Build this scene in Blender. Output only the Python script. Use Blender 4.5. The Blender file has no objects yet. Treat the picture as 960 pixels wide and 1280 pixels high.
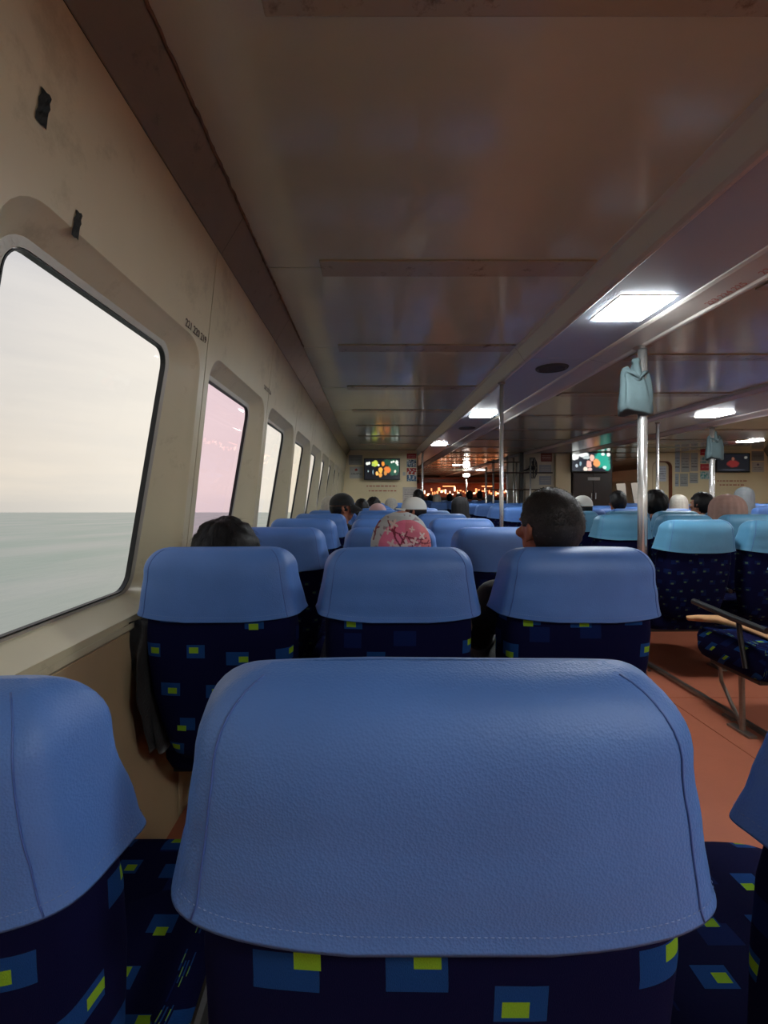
import bpy, bmesh, math, random
from mathutils import Vector, Matrix, noise
random.seed(7)
R = math.radians
S = bpy.context.scene
C = S.collection
EYE = 1.17                                   # eye height above the deck, metres
F = 560.0                                    # focal length in pixels of the 960 px wide frame

# ------------------------------------------------------------------ camera
cam = bpy.data.objects.new('camera', bpy.data.cameras.new('camera'))
C.objects.link(cam)
cam.location = (0, 0, EYE)
cam.rotation_euler = (R(90), 0, 0)
cam.data.sensor_fit = 'HORIZONTAL'
cam.data.sensor_width = 36
cam.data.lens = 36 * F / 960
cam.data.shift_x = 16 / 960
cam.data.shift_y = -20 / 960
cam.data.clip_start = 0.02
cam.data.clip_end = 6000
S.camera = cam
S.view_settings.view_transform = 'Standard'
S.view_settings.look = 'None'
S.view_settings.gamma = 1
S.view_settings.use_curve_mapping = False
S.view_settings.exposure = 0.24
S.cycles.max_bounces = 10
S.cycles.diffuse_bounces = 5
S.cycles.glossy_bounces = 4
S.cycles.transparent_max_bounces = 12
S.cycles.caustics_reflective = False
S.cycles.caustics_refractive = False
S.cycles.sample_clamp_indirect = 6

# ------------------------------------------------------------------ node helpers
class NT:
    def __init__(s, nt): s.nt = nt
    def n(s, typ, ins=None, **kw):
        nd = s.nt.nodes.new(typ)
        for k, v in kw.items(): setattr(nd, k, v)
        for k, v in (ins or {}).items():
            if hasattr(v, 'is_linked'): s.nt.links.new(v, nd.inputs[k])
            else: nd.inputs[k].default_value = v
        return nd
    def m(s, op, a, b=0.0, c=0.0, clamp=False):
        return s.n('ShaderNodeMath', {0: a, 1: b, 2: c}, operation=op, use_clamp=clamp).outputs[0]
    def mix(s, fac, a, b, blend='MIX'):
        nd = s.n('ShaderNodeMix', {0: fac, 6: a, 7: b}, data_type='RGBA', blend_type=blend)
        return nd.outputs[2]
    def ramp(s, fac, stops, interp='LINEAR'):
        nd = s.n('ShaderNodeValToRGB', {0: fac})
        cr = nd.color_ramp; cr.interpolation = interp
        while len(cr.elements) < len(stops): cr.elements.new(0.5)
        for e, (p, c) in zip(cr.elements, stops):
            e.position = p; e.color = c if len(c) == 4 else (*c, 1)
        return nd.outputs[0]
def c4(c): return (c[0], c[1], c[2], 1)
def srgb(r, g, b):
    f = lambda u: (u / 255 / 12.92) if u / 255 <= .04045 else ((u / 255 + .055) / 1.055) ** 2.4
    return (f(r), f(g), f(b), 1)

# ------------------------------------------------------------------ world: hazy overcast dusk sky, horizon pitched with the ship
TILT = math.atan(20 / F)
W = bpy.data.worlds.new('sky'); S.world = W; W.use_nodes = True
W.node_tree.nodes.clear(); t = NT(W.node_tree)
tc = t.n('ShaderNodeTexCoord')
mp = t.n('ShaderNodeMapping', {0: tc.outputs['Generated'], 'Rotation': (TILT, 0, 0)})
sx = t.n('ShaderNodeSeparateXYZ', {0: mp.outputs[0]})
mp2 = t.n('ShaderNodeMapping', {0: mp.outputs[0], 'Scale': (1.2, 1.2, 9.0)})
nz = t.n('ShaderNodeTexNoise', {'Vector': mp2.outputs[0], 'Scale': 1.6, 'Detail': 5, 'Roughness': .55})
zz = t.m('ADD', sx.outputs[2], t.m('MULTIPLY', t.m('SUBTRACT', nz.outputs[0], .5), .16))
col = t.ramp(zz, [(0.0, srgb(206, 200, 190)), (.08, srgb(220, 210, 196)), (.22, srgb(212, 208, 203)), (.42, srgb(206, 206, 209)), (1, srgb(198, 203, 212))])
cl = t.ramp(nz.outputs[0], [(.38, (.86, .87, .9)), (.62, (1.05, 1.03, 1.0))])
col = t.mix(1.0, col, cl, 'MULTIPLY')
# broad warm brightness low over the bow
dt = t.n('ShaderNodeVectorMath', {0: mp.outputs[0], 1: Vector((-.30, .94, .16)).normalized()}, operation='DOT_PRODUCT')
gl = t.m('POWER', t.m('MAXIMUM', dt.outputs['Value'], 0), 14)
col = t.mix(t.m('MULTIPLY', gl, .7), col, (1.12, 1.04, .90, 1))
bg = t.n('ShaderNodeBackground', {0: col, 1: .88})
t.n('ShaderNodeOutputWorld', {0: bg.outputs[0]})

# ------------------------------------------------------------------ materials
def pbr(name, color, rough=.5, metal=0, bump=0, bscale=200, var=0, vscale=6, spec=.5, coat=0, sheen=0, dirt=None, bdetail=3):
    m = bpy.data.materials.new(name); m.use_nodes = True
    t = NT(m.node_tree); b = t.nt.nodes['Principled BSDF']
    b.inputs['Base Color'].default_value = c4(color); b.inputs['Roughness'].default_value = rough
    b.inputs['Metallic'].default_value = metal; b.inputs['Specular IOR Level'].default_value = spec
    b.inputs['Coat Weight'].default_value = coat; b.inputs['Sheen Weight'].default_value = sheen
    co = t.n('ShaderNodeTexCoord').outputs['Object']
    c = c4(color)
    if var:
        n = t.n('ShaderNodeTexNoise', {'Vector': co, 'Scale': vscale, 'Detail': 4, 'Roughness': .6})
        k = t.ramp(n.outputs[0], [(.3, (1 - var,) * 3), (.7, (1 + var,) * 3)])
        c = t.mix(1.0, c, k, 'MULTIPLY'); t.nt.links.new(c, b.inputs['Base Color'])
    if dirt:
        n = t.n('ShaderNodeTexNoise', {'Vector': co, 'Scale': dirt[1], 'Detail': 7, 'Roughness': .72})
        k = t.ramp(n.outputs[0], [(dirt[2], (0, 0, 0)), (dirt[2] + .1, (1, 1, 1))])
        c = t.mix(t.m('MULTIPLY', k, dirt[3]), c, c4(dirt[0])); t.nt.links.new(c, b.inputs['Base Color'])
    if bump:
        n = t.n('ShaderNodeTexNoise', {'Vector': co, 'Scale': bscale, 'Detail': bdetail, 'Roughness': .6})
        bp = t.n('ShaderNodeBump', {'Height': n.outputs[0], 'Strength': 1.0, 'Distance': bump})
        t.nt.links.new(bp.outputs[0], b.inputs['Normal'])
    return m
def emis(name, color, strength):
    m = bpy.data.materials.new(name); m.use_nodes = True
    b = m.node_tree.nodes['Principled BSDF']
    b.inputs['Base Color'].default_value = (.8, .8, .8, 1)
    b.inputs['Emission Color'].default_value = c4(color); b.inputs['Emission Strength'].default_value = strength
    return m
def glass_mat(name, tint):
    m = bpy.data.materials.new(name); m.use_nodes = True
    t = NT(m.node_tree); t.nt.nodes.clear()
    tr = t.n('ShaderNodeBsdfTransparent', {0: c4(tint)})
    gs = t.n('ShaderNodeBsdfGlossy', {0: (1, 1, 1, 1), 'Roughness': .02})
    fr = t.n('ShaderNodeFresnel', {0: 1.25})
    mx = t.n('ShaderNodeMixShader', {0: t.m('MULTIPLY', fr.outputs[0], .5), 1: tr.outputs[0], 2: gs.outputs[0]})
    t.n('ShaderNodeOutputMaterial', {0: mx.outputs[0]})
    return m
def vinyl(name, color):
    m = bpy.data.materials.new(name); m.use_nodes = True
    t = NT(m.node_tree); b = t.nt.nodes['Principled BSDF']
    co = t.n('ShaderNodeTexCoord').outputs['Object']
    n = t.n('ShaderNodeTexNoise', {'Vector': co, 'Scale': 7, 'Detail': 4})
    k = t.ramp(n.outputs[0], [(.3, (.93,) * 3), (.7, (1.07,) * 3)])
    t.nt.links.new(t.mix(1.0, c4(color), k, 'MULTIPLY'), b.inputs['Base Color'])
    b.inputs['Roughness'].default_value = .47; b.inputs['Specular IOR Level'].default_value = .5
    v = t.n('ShaderNodeTexVoronoi', {'Vector': co, 'Scale': 420, 'Randomness': 1.0})
    n2 = t.n('ShaderNodeTexNoise', {'Vector': co, 'Scale': 24, 'Detail': 3})
    h = t.m('ADD', t.m('MULTIPLY', v.outputs['Distance'], .30), t.m('MULTIPLY', n2.outputs[0], 1.0))
    bp = t.n('ShaderNodeBump', {'Height': h, 'Strength': 1.0, 'Distance': .0012})
    t.nt.links.new(bp.outputs[0], b.inputs['Normal'])
    return m
def seat_fabric(name, cell, dim=False):
    """navy moquette printed with mid blue rectangles, each with a small lime rectangle"""
    m = bpy.data.materials.new(name); m.use_nodes = True
    t = NT(m.node_tree); b = t.nt.nodes['Principled BSDF']
    uv = t.n('ShaderNodeTexCoord').outputs['UV']
    rnd = t.n('ShaderNodeObjectInfo').outputs['Random']
    col = srgb(15, 17, 54)
    def layer(col, cx, cy, ox, oy, lime, keep, blue, seed):
        s = t.n('ShaderNodeSeparateXYZ', {0: uv})
        u = t.m('ADD', t.m('DIVIDE', s.outputs[0], cx), ox); v = t.m('ADD', t.m('DIVIDE', s.outputs[1], cy), oy)
        fu, fv = t.m('FLOOR', u), t.m('FLOOR', v)
        u = t.m('ADD', u, t.m('MULTIPLY', t.m('MODULO', fv, 2.0), .5)); fu = t.m('FLOOR', u)
        wn = t.n('ShaderNodeTexWhiteNoise', {'Vector': t.n('ShaderNodeCombineXYZ', {0: fu, 1: fv, 2: t.m('ADD', t.m('MULTIPLY', rnd, 9.0), seed)}).outputs[0]}, noise_dimensions='3D')
        j = t.n('ShaderNodeSeparateColor', {0: wn.outputs['Color']})
        j1, j2, j3 = j.outputs
        lu = t.m('SUBTRACT', t.m('SUBTRACT', u, fu), t.m('ADD', t.m('MULTIPLY', t.m('SUBTRACT', j1, .5), .4), .5))
        lv = t.m('SUBTRACT', t.m('SUBTRACT', v, fv), t.m('ADD', t.m('MULTIPLY', t.m('SUBTRACT', j2, .5), .4), .5))
        def rect(ox, oy, hx, hy):
            a = t.m('LESS_THAN', t.m('ABSOLUTE', t.m('SUBTRACT', lu, ox)), hx)
            return t.m('MULTIPLY', a, t.m('LESS_THAN', t.m('ABSOLUTE', t.m('SUBTRACT', lv, oy)), hy))
        on = t.m('LESS_THAN', wn.outputs['Value'], keep)
        hx = t.m('ADD', t.m('MULTIPLY', j3, .09), .17)
        r = t.m('MULTIPLY', rect(0.0, 0.0, hx, .19), on)
        col = t.mix(r, col, blue)
        if lime:
            ox2 = t.m('MULTIPLY', t.m('SUBTRACT', j3, .5), .34); oy2 = t.m('MULTIPLY', t.m('SUBTRACT', j1, .5), .36)
            col = t.mix(t.m('MULTIPLY', rect(ox2, oy2, .105, .085), on), col, lime)
        return col
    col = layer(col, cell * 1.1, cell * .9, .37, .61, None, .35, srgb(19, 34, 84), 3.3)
    col = layer(col, cell, cell * .8, .1, .2, srgb(70, 92, 78) if dim else srgb(132, 176, 46), .84, srgb(22, 34, 76) if dim else srgb(28, 68, 128), 1.1)  # dim variant: print darkened and greyed, shade put into its colours
    wv = t.n('ShaderNodeTexNoise', {'Vector': t.n('ShaderNodeMapping', {0: uv, 'Scale': (1500, 500, 1)}).outputs[0], 'Scale': 1})
    col = t.mix(.35, col, t.mix(1.0, col, wv.outputs[0], 'MULTIPLY'))
    t.nt.links.new(col, b.inputs['Base Color'])
    b.inputs['Roughness'].default_value = .9; b.inputs['Specular IOR Level'].default_value = .06
    bp = t.n('ShaderNodeBump', {'Height': wv.outputs[0], 'Strength': .6, 'Distance': .0008})
    t.nt.links.new(bp.outputs[0], b.inputs['Normal'])
    return m
def vcol(name, rough=.6, emit=0.0, spec=.4, bump=0, bscale=60):
    m = bpy.data.materials.new(name); m.use_nodes = True
    t = NT(m.node_tree); b = t.nt.nodes['Principled BSDF']
    a = t.n('ShaderNodeVertexColor', layer_name='Col').outputs[0]
    b.inputs['Roughness'].default_value = rough; b.inputs['Specular IOR Level'].default_value = spec
    if emit:
        b.inputs['Base Color'].default_value = (.01, .01, .01, 1)
        t.nt.links.new(a, b.inputs['Emission Color']); b.inputs['Emission Strength'].default_value = emit
    else: t.nt.links.new(a, b.inputs['Base Color'])
    if bump:
        n = t.n('ShaderNodeTexNoise', {'Vector': t.n('ShaderNodeTexCoord').outputs['Object'], 'Scale': bscale, 'Detail': 3})
        bp = t.n('ShaderNodeBump', {'Height': n.outputs[0], 'Strength': 1.0, 'Distance': bump})
        t.nt.links.new(bp.outputs[0], b.inputs['Normal'])
    return m

M = dict(
    wall=pbr('cream_panel', srgb(196, 186, 156), .34, var=.05, vscale=3, bump=.0006, bscale=9, dirt=(srgb(104, 88, 62), 4.5, .57, .26)),
    wall_low=pbr('tan_lower_panel', srgb(178, 156, 122), .45, var=.06, vscale=4, dirt=(srgb(70, 50, 30), 8, .66, .5)),
    strip=pbr('brown_corner_strip', srgb(122, 114, 96), .35, var=.08, vscale=5, dirt=(srgb(60, 42, 28), 9, .6, .5)),
    ceil=pbr('glossy_ceiling_paint', srgb(184, 190, 170), .15, coat=.15, var=.05, vscale=2, bump=.0022, bscale=2.2, spec=.6, bdetail=2, dirt=(srgb(96, 80, 62), 4, .66, .4)),
    ceil_aisle=pbr('grey_aisle_ceiling_paint', srgb(164, 174, 184), .22, bump=.0015, bscale=2.5, spec=.55),
    beam=pbr('beam_paint', srgb(186, 182, 174), .30, bump=.0008, bscale=5, dirt=(srgb(90, 75, 60), 7, .66, .4)),
    joint=pbr('ceiling_joint_strip_paint', srgb(160, 156, 136), .24, bump=.001, bscale=6, dirt=(srgb(90, 70, 50), 9, .56, .7)),
    deck=pbr('ceiling_backing', srgb(60, 55, 50), .8),
    caulk=pbr('old_caulk', srgb(110, 88, 66), .7, var=.5, vscale=14, bump=.002, bscale=60),
    floor=pbr('orange_vinyl_floor', srgb(160, 92, 68), .45, var=.06, vscale=5, bump=.0004, bscale=60, dirt=(srgb(90, 45, 30), 12, .68, .6)),
    gap=pbr('dark_joint', srgb(30, 24, 20), .8),
    gasket=pbr('black_rubber_gasket', srgb(26, 25, 26), .5, bump=.001, bscale=40),
    alu=pbr('dull_aluminium_frame', srgb(164, 158, 148), .45, .3, bump=.0006, bscale=30),
    steel=pbr('polished_steel', srgb(225, 225, 222), .27, .85, bump=.0002, bscale=40),
    dsteel=pbr('scuffed_steel', srgb(140, 136, 130), .35, .9, var=.2, vscale=14),
    black=pbr('black_plastic', srgb(18, 18, 20), .38, bump=.0004, bscale=120),
    blackcloth=pbr('black_cloth', srgb(15, 14, 16), .85, sheen=.2, bump=.0015, bscale=120),
    brown=pbr('dark_brown_wood', srgb(58, 38, 28), .4, var=.25, vscale=3),
    wood=pbr('reddish_wood_trim', srgb(138, 66, 34), .35, var=.2, vscale=8),
    yellow=pbr('yellow_cream_bulkhead', srgb(232, 214, 172), .5, var=.04, vscale=2),
    greywall=pbr('grey_cream_bulkhead', srgb(200, 192, 170), .5, var=.05),
    darkwall=pbr('dark_forward_bulkhead', srgb(98, 74, 60), .5, var=.1),
    grille=pbr('dark_grille', srgb(42, 44, 48), .6, bump=.002, bscale=260),
    tape=pbr('dark_grey_tape', srgb(44, 46, 44), .6, bump=.0008, bscale=90),
    bagcloth=pbr('grey_green_bag_cloth', srgb(66, 83, 86), .85, var=.12, vscale=9, bump=.003, bscale=22),
    skin=pbr('brown_skin', srgb(158, 96, 70), .5, var=.06, vscale=30, bump=.0006, bscale=160),
    skin2=pbr('light_brown_skin', srgb(186, 132, 104), .5, var=.05, vscale=30),
    hair=pbr('black_hair', srgb(18, 15, 17), .5, bump=.0012, bscale=180, spec=.3),
    hairgrey=pbr('short_greying_hair', srgb(30, 25, 24), .55, bump=.002, bscale=240, dirt=(srgb(110, 98, 98), 60, .60, .45)),
    tan=pbr('tan_cloth', srgb(196, 148, 104), .8, var=.1, vscale=9, bump=.002, bscale=40),
    palered=pbr('faded_red_lettering', srgb(176, 112, 104), .6),
    pinkred=pbr('red_lettering', srgb(176, 70, 60), .6),
    darkletter=pbr('dark_lettering', srgb(62, 34, 30), .6),
    white=pbr('white_cloth', srgb(226, 224, 216), .8, bump=.001, bscale=60),
    lamp=emis('lamp_diffuser', (.93, .98, 1), 85),
    lampfar=emis('far_lamp', (1, .96, .88), 30),
    warm=emis('warm_counter_light', (1, .30, .10), 2.2),
    warm2=emis('bright_counter_light', (1, .60, .38), 3.5),
    lampframe=pbr('white_lamp_frame', srgb(200, 200, 195), .4),
    stitch=pbr('pale_thread', srgb(110, 136, 184), .7),
    screen=vcol('television_picture', .2, 1.3),
    screendim=vcol('dim_television_picture', .15, .35),
    paper=vcol('printed_paper', .6),
    floral=vcol('floral_cloth', .75, bump=.0016, bscale=40),
    vinyl=vinyl('blue_vinyl', srgb(80, 122, 190)),
    teal=vinyl('teal_lit_blue_vinyl', srgb(86, 146, 180)),  # same blue covers, teal cast of the light put into the colour
    piping=pbr('dark_blue_piping', srgb(66, 98, 166), .45),
    fabric=seat_fabric('rectangle_print_moquette', .125),
    fabric_fine=seat_fabric('fine_rectangle_print_moquette', .105),
    fabric_shaded=seat_fabric('shaded_small_print_moquette', .072, True),  # smaller print, with the shade away from the lamps coloured in
    glass=glass_mat('clear_window_glass', (.97, .97, .975)),
    pinkglass=glass_mat('pink_tinted_window_glass', (.87, .71, .85)),
    wglass=glass_mat('glare_tinted_window_glass', (1.0, .97, .90)),  # warm glare put into the tint of the pane
)
M['pane_print'] = None

# ------------------------------------------------------------------ mesh helpers
def link(name, me, parent=None, mat=None, smooth=None):
    o = bpy.data.objects.new(name, me); C.objects.link(o)
    if mat is not None:
        for mm in (mat if isinstance(mat, (list, tuple)) else [mat]): me.materials.append(mm)
    if smooth is not None:
        for p in me.polygons: p.use_smooth = smooth
    if parent is not None: o.parent = parent
    return o
def mesh(name, vs, fs):
    me = bpy.data.meshes.new(name); me.from_pydata([tuple(v) for v in vs], [], fs); me.update(); return me
def bm_done(bm, name):
    me = bpy.data.meshes.new(name); bm.to_mesh(me); bm.free(); return me
def empty(name, loc=(0, 0, 0)):
    o = bpy.data.objects.new(name, None); o.empty_display_size = .1; C.objects.link(o); o.location = loc; return o
def tag(o, label=None, cat=None, group=None, kind=None):
    if label: o['label'] = label
    if cat: o['category'] = cat
    if group: o['group'] = group
    if kind: o['kind'] = kind
    return o
def lerp(a, b, f): return a + (b - a) * f
def at(px, py, Y): return Vector(((px - 464) * Y / F, Y, EYE + (620 - py) * Y / F))
def add_box(bm, a, b, bev=0):
    x0, y0, z0 = a; x1, y1, z1 = b
    r = bmesh.ops.create_cube(bm, size=1)
    for v in r['verts']:
        v.co = Vector(((x0 + x1) / 2 + v.co.x * (x1 - x0), (y0 + y1) / 2 + v.co.y * (y1 - y0), (z0 + z1) / 2 + v.co.z * (z1 - z0)))
    if bev:
        es = list({e for v in r['verts'] for e in v.link_edges})
        bmesh.ops.bevel(bm, geom=es, offset=bev, segments=2, affect='EDGES', profile=.6)
def box_me(a, b, bev=0, name='box'):
    bm = bmesh.new(); add_box(bm, a, b, bev); return bm_done(bm, name)
def add_tube(bm, pts, r, n=10, cap=True):
    pts = [Vector(p) for p in pts]; rs = r if isinstance(r, (list, tuple)) else [r] * len(pts)
    rings = []; up = None
    for i, p in enumerate(pts):
        d = (pts[min(i + 1, len(pts) - 1)] - pts[max(i - 1, 0)]).normalized()
        if up is None: up = Vector((0, 0, 1)) if abs(d.z) < .9 else Vector((1, 0, 0))
        a = d.cross(up).normalized(); b = a.cross(d).normalized(); up = b
        rings.append([bm.verts.new(p + rs[i] * (math.cos(2 * math.pi * k / n) * a + math.sin(2 * math.pi * k / n) * b)) for k in range(n)])
    for A, B in zip(rings, rings[1:]):
        for k in range(n): bm.faces.new((A[k], B[k], B[(k + 1) % n], A[(k + 1) % n]))
    if cap: bm.faces.new(rings[0]); bm.faces.new(list(reversed(rings[-1])))
def tube_me(pts, r, n=10, name='tube'):
    bm = bmesh.new(); add_tube(bm, pts, r, n); bmesh.ops.recalc_face_normals(bm, faces=bm.faces); return bm_done(bm, name)
def extrude_profile(pts, y0, y1, name, ny=1):
    vs = []; fs = []; n = len(pts)
    for k in range(ny + 1):
        y = y0 + (y1 - y0) * k / ny
        vs += [(x, y, z) for x, z in pts]
    for k in range(ny):
        for i in range(n - 1): fs.append((k * n + i, k * n + i + 1, (k + 1) * n + i + 1, (k + 1) * n + i))
    return mesh(name, vs, fs)
def rings_mesh(rings, name, cap0=False, cap1=False, uv=None):
    n = len(rings[0]); vs = [v for r in rings for v in r]; fs = []
    for i in range(len(rings) - 1):
        for k in range(n): fs.append((i * n + k, i * n + (k + 1) % n, (i + 1) * n + (k + 1) % n, (i + 1) * n + k))
    if cap0: fs.append(tuple(reversed(range(n))))
    if cap1: fs.append(tuple(range((len(rings) - 1) * n, len(rings) * n)))
    me = mesh(name, vs, fs)
    if uv:
        ul = me.uv_layers.new(name='UVMap')
        cyc = []
        for r in rings:
            s = 0; row = [0]
            for k in range(n): s += (Vector(r[(k + 1) % n]) - Vector(r[k])).length; row.append(s)
            mid = s / 2
            cyc.append([a - mid for a in row])
        for p in me.polygons:
            for li in p.loop_indices:
                vi = me.loops[li].vertex_index; i, k = divmod(vi, n)
                if k == 0 and len(p.vertices) == 4 and any((v % n) == n - 1 for v in p.vertices): u = cyc[i][n]
                else: u = cyc[i][k]
                ul.data[li].uv = (u, vs[vi][2])
    return me
def color_grid(name, w, h, nx, ny, fn, mat, parent=None, thick=0):
    """flat printed panel in local XZ facing -Y, colours from fn(u, v)"""
    vs = [((i / nx - .5) * w, 0, (j / ny - .5) * h) for j in range(ny + 1) for i in range(nx + 1)]
    fs = [(j * (nx + 1) + i, j * (nx + 1) + i + 1, (j + 1) * (nx + 1) + i + 1, (j + 1) * (nx + 1) + i) for j in range(ny) for i in range(nx)]
    me = mesh(name, vs, fs); ca = me.color_attributes.new('Col', 'FLOAT_COLOR', 'CORNER')
    for p in me.polygons:
        i, j = p.index % nx, p.index // nx
        c = fn((i + .5) / nx, (j + .5) / ny)
        for li in p.loop_indices: ca.data[li].color = c4(c)
    return link(name, me, parent, mat)

# ------------------------------------------------------------------ human bodies, grown as single surfaces (placed further down)
def remesh(bm, voxel, smooth=4):
    me = bm_done(bm, 'r'); o = bpy.data.objects.new('r', me); C.objects.link(o)
    m = o.modifiers.new('r', 'REMESH'); m.mode = 'VOXEL'; m.voxel_size = voxel
    if smooth: k = o.modifiers.new('s', 'SMOOTH'); k.factor = .5; k.iterations = smooth
    dg = bpy.context.evaluated_depsgraph_get(); out = bpy.data.meshes.new_from_object(o.evaluated_get(dg))
    bpy.data.objects.remove(o)
    for p in out.polygons: p.use_smooth = True
    return out
_b = bmesh.new(); bmesh.ops.create_uvsphere(_b, u_segments=18, v_segments=12, radius=1); _b.verts.index_update()
SPH = ([v.co.copy() for v in _b.verts], [[v.index for v in f.verts] for f in _b.faces]); _b.free()
def ell(bm, c, r, rot=None, mat=None):
    m = Matrix.Translation(c) @ (rot.to_matrix().to_4x4() if rot else Matrix()) @ Matrix.Diagonal((*r, 1))
    if mat: m = mat @ m
    vs = [bm.verts.new(m @ v) for v in SPH[0]]
    for f in SPH[1]: bm.faces.new([vs[i] for i in f])
def limb(bm, pts, rs):
    P_ = [Vector(p) for p in pts]
    for (a, b_), (r0, r1) in zip(zip(P_, P_[1:]), zip(rs, rs[1:])):
        ell(bm, a, (r0,) * 3); ell(bm, b_, (r1,) * 3)
        add_tube(bm, [a, b_], [r0, r1], 16)
HY = .235
def head_parts(bm, mat):
    ell(bm, (0, -.006, .012), (.077, .098, .108), mat=mat); ell(bm, (0, .035, -.055), (.056, .062, .060), mat=mat); ell(bm, (0, .062, -.092), (.022, .020, .018), mat=mat)
    ell(bm, (0, .100, -.012), (.011, .013, .028), mat=mat); ell(bm, (0, .108, -.028), (.016, .014, .012), mat=mat)
    ell(bm, (0, .090, -.060), (.026, .012, .008), mat=mat); ell(bm, (0, .080, .022), (.052, .018, .014), mat=mat)
    for s_ in (-1, 1):
        ell(bm, (s_ * .048, .070, -.022), (.020, .020, .018), mat=mat)
        ell(bm, (s_ * .079, -.006, -.012), (.007, .020, .032), mat=mat); ell(bm, (s_ * .086, -.016, -.004), (.006, .012, .026), mat=mat)
        ell(bm, (s_ * .080, .002, -.040), (.006, .009, .012), mat=mat)
def body_set(H, yaw, style, lean=0.0):
    hz = H - .122
    hm = Matrix.Translation((lean, HY, hz)) @ Matrix.Rotation(R(yaw), 4, 'Z')
    sh = hz - .235
    def core(bm, g, arms=True, legs=True, torso=True):
        if torso:
            limb(bm, [(0, HY + .03, .57), (0, HY + .05, lerp(.57, sh, .5))], [.105 + g, .10 + g]); ell(bm, (0, HY + .025, lerp(.57, sh, .72)), (.155 + g, .085 + g, .13 + g)); ell(bm, (0, HY + .03, .57), (.15 + g, .10 + g, .085 + g))
            limb(bm, [(-.15, HY - .005, sh), (0, HY - .01, sh + .045), (.15, HY - .005, sh)], [.052 + g, .055 + g, .052 + g])
        if arms:
            for s_ in (-1, 1): limb(bm, [(s_ * .165, HY, sh), (s_ * .195, HY + .06, (sh + .66) / 2 + .02), (s_ * .19, HY + .12, .67), (s_ * .10, HY + .27, .665)], [.050 + g, .043 + g, .036 + g, .026 + g])
        if legs:
            for s_ in (-1, 1): limb(bm, [(s_ * .085, HY + .03, .565), (s_ * .10, .60, .550), (s_ * .10, .62, .30), (s_ * .10, .60, .09)], [.078 + g, .054 + g, .048 + g, .034 + g])
    bm = bmesh.new(); core(bm, 0); limb(bm, [(lean * .2, HY - .01, sh + .03), (lean * .9, HY - .012, hz - .07)], [.056, .052]); head_parts(bm, hm)
    for s_ in (-1, 1):
        ell(bm, (s_ * .085, HY + .31, .66), (.034, .042, .016))
        for k, (dx, L) in enumerate(((-.024, .052), (-.008, .060), (.008, .056), (.024, .044))):
            b0 = Vector((s_ * .085 - s_ * dx, HY + .34, .662)); limb(bm, [b0, b0 + Vector((0, L * .55, .002)), b0 + Vector((0, L * .9, -.014))], [.0085, .008, .007])
        b0 = Vector((s_ * .058, HY + .295, .662)); limb(bm, [b0, b0 + Vector((-s_ * .020, .022, .0)), b0 + Vector((-s_ * .026, .044, -.004))], [.0095, .009, .0075])
        limb(bm, [(s_ * .10, .60, .09), (s_ * .10, .69, .045)], [.036, .026])
    body = remesh(bm, .0065, 3)
    bm = bmesh.new(); core(bm, .012, legs=False); limb(bm, [(0, HY - .01, sh + .02), (lean * .4, HY - .01, sh + .075)], [.07, .060]); top = remesh(bm, .011, 4)
    bm = bmesh.new(); core(bm, .012, torso=False, arms=False); ell(bm, (0, HY + .03, .555), (.158, .11, .085)); tr = remesh(bm, .011, 4)
    return dict(body=body, top=top, trousers=tr, hm=hm, H=H)
def shoe_me(s_):
    bm = bmesh.new(); limb(bm, [(s_ * .10, .585, .045), (s_ * .10, .66, .042), (s_ * .10, .715, .036)], [.041, .040, .033])
    for v in bm.verts: v.co.z = max(v.co.z, .002)
    return remesh(bm, .01, 2)
SHOES = [shoe_me(-1), shoe_me(1)]
for q in SHOES: q.materials.append(M['black'])
BODIES = {'fwd': body_set(1.13, 0, 0), 'left24': body_set(1.19, 19, 0), 'left80': body_set(1.14, 74, 0), 'left80r': body_set(1.14, -74, 0)}

# ------------------------------------------------------------------ SEA
sm = bpy.data.materials.new('hazy_green_sea'); sm.use_nodes = True
t = NT(sm.node_tree); b = t.nt.nodes['Principled BSDF']
co = t.n('ShaderNodeTexCoord').outputs['Object']
n1 = t.n('ShaderNodeTexNoise', {'Vector': t.n('ShaderNodeMapping', {0: co, 'Scale': (.10, .03, 1)}).outputs[0], 'Scale': 1, 'Detail': 4})
t.nt.links.new(t.ramp(n1.outputs[0], [(.35, srgb(150, 176, 160)), (.65, srgb(188, 194, 184))]), b.inputs['Base Color'])
b.inputs['Roughness'].default_value = .35
n2 = t.n('ShaderNodeTexNoise', {'Vector': t.n('ShaderNodeMapping', {0: co, 'Scale': (.9, .3, 1)}).outputs[0], 'Scale': 1, 'Detail': 5})
t.nt.links.new(t.n('ShaderNodeBump', {'Height': n2.outputs[0], 'Strength': 1.0, 'Distance': .12}).outputs[0], b.inputs['Normal'])
bm = bmesh.new(); bmesh.ops.create_circle(bm, cap_ends=True, segments=96, radius=4500)
sea = link('sea_water', bm_done(bm, 'sea'), None, sm)
sea.location = (0, 0, EYE - 3.6); sea.rotation_euler = (-TILT, 0, 0)
tag(sea, 'pale green hazy sea outside the windows', 'sea', kind='structure')

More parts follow.
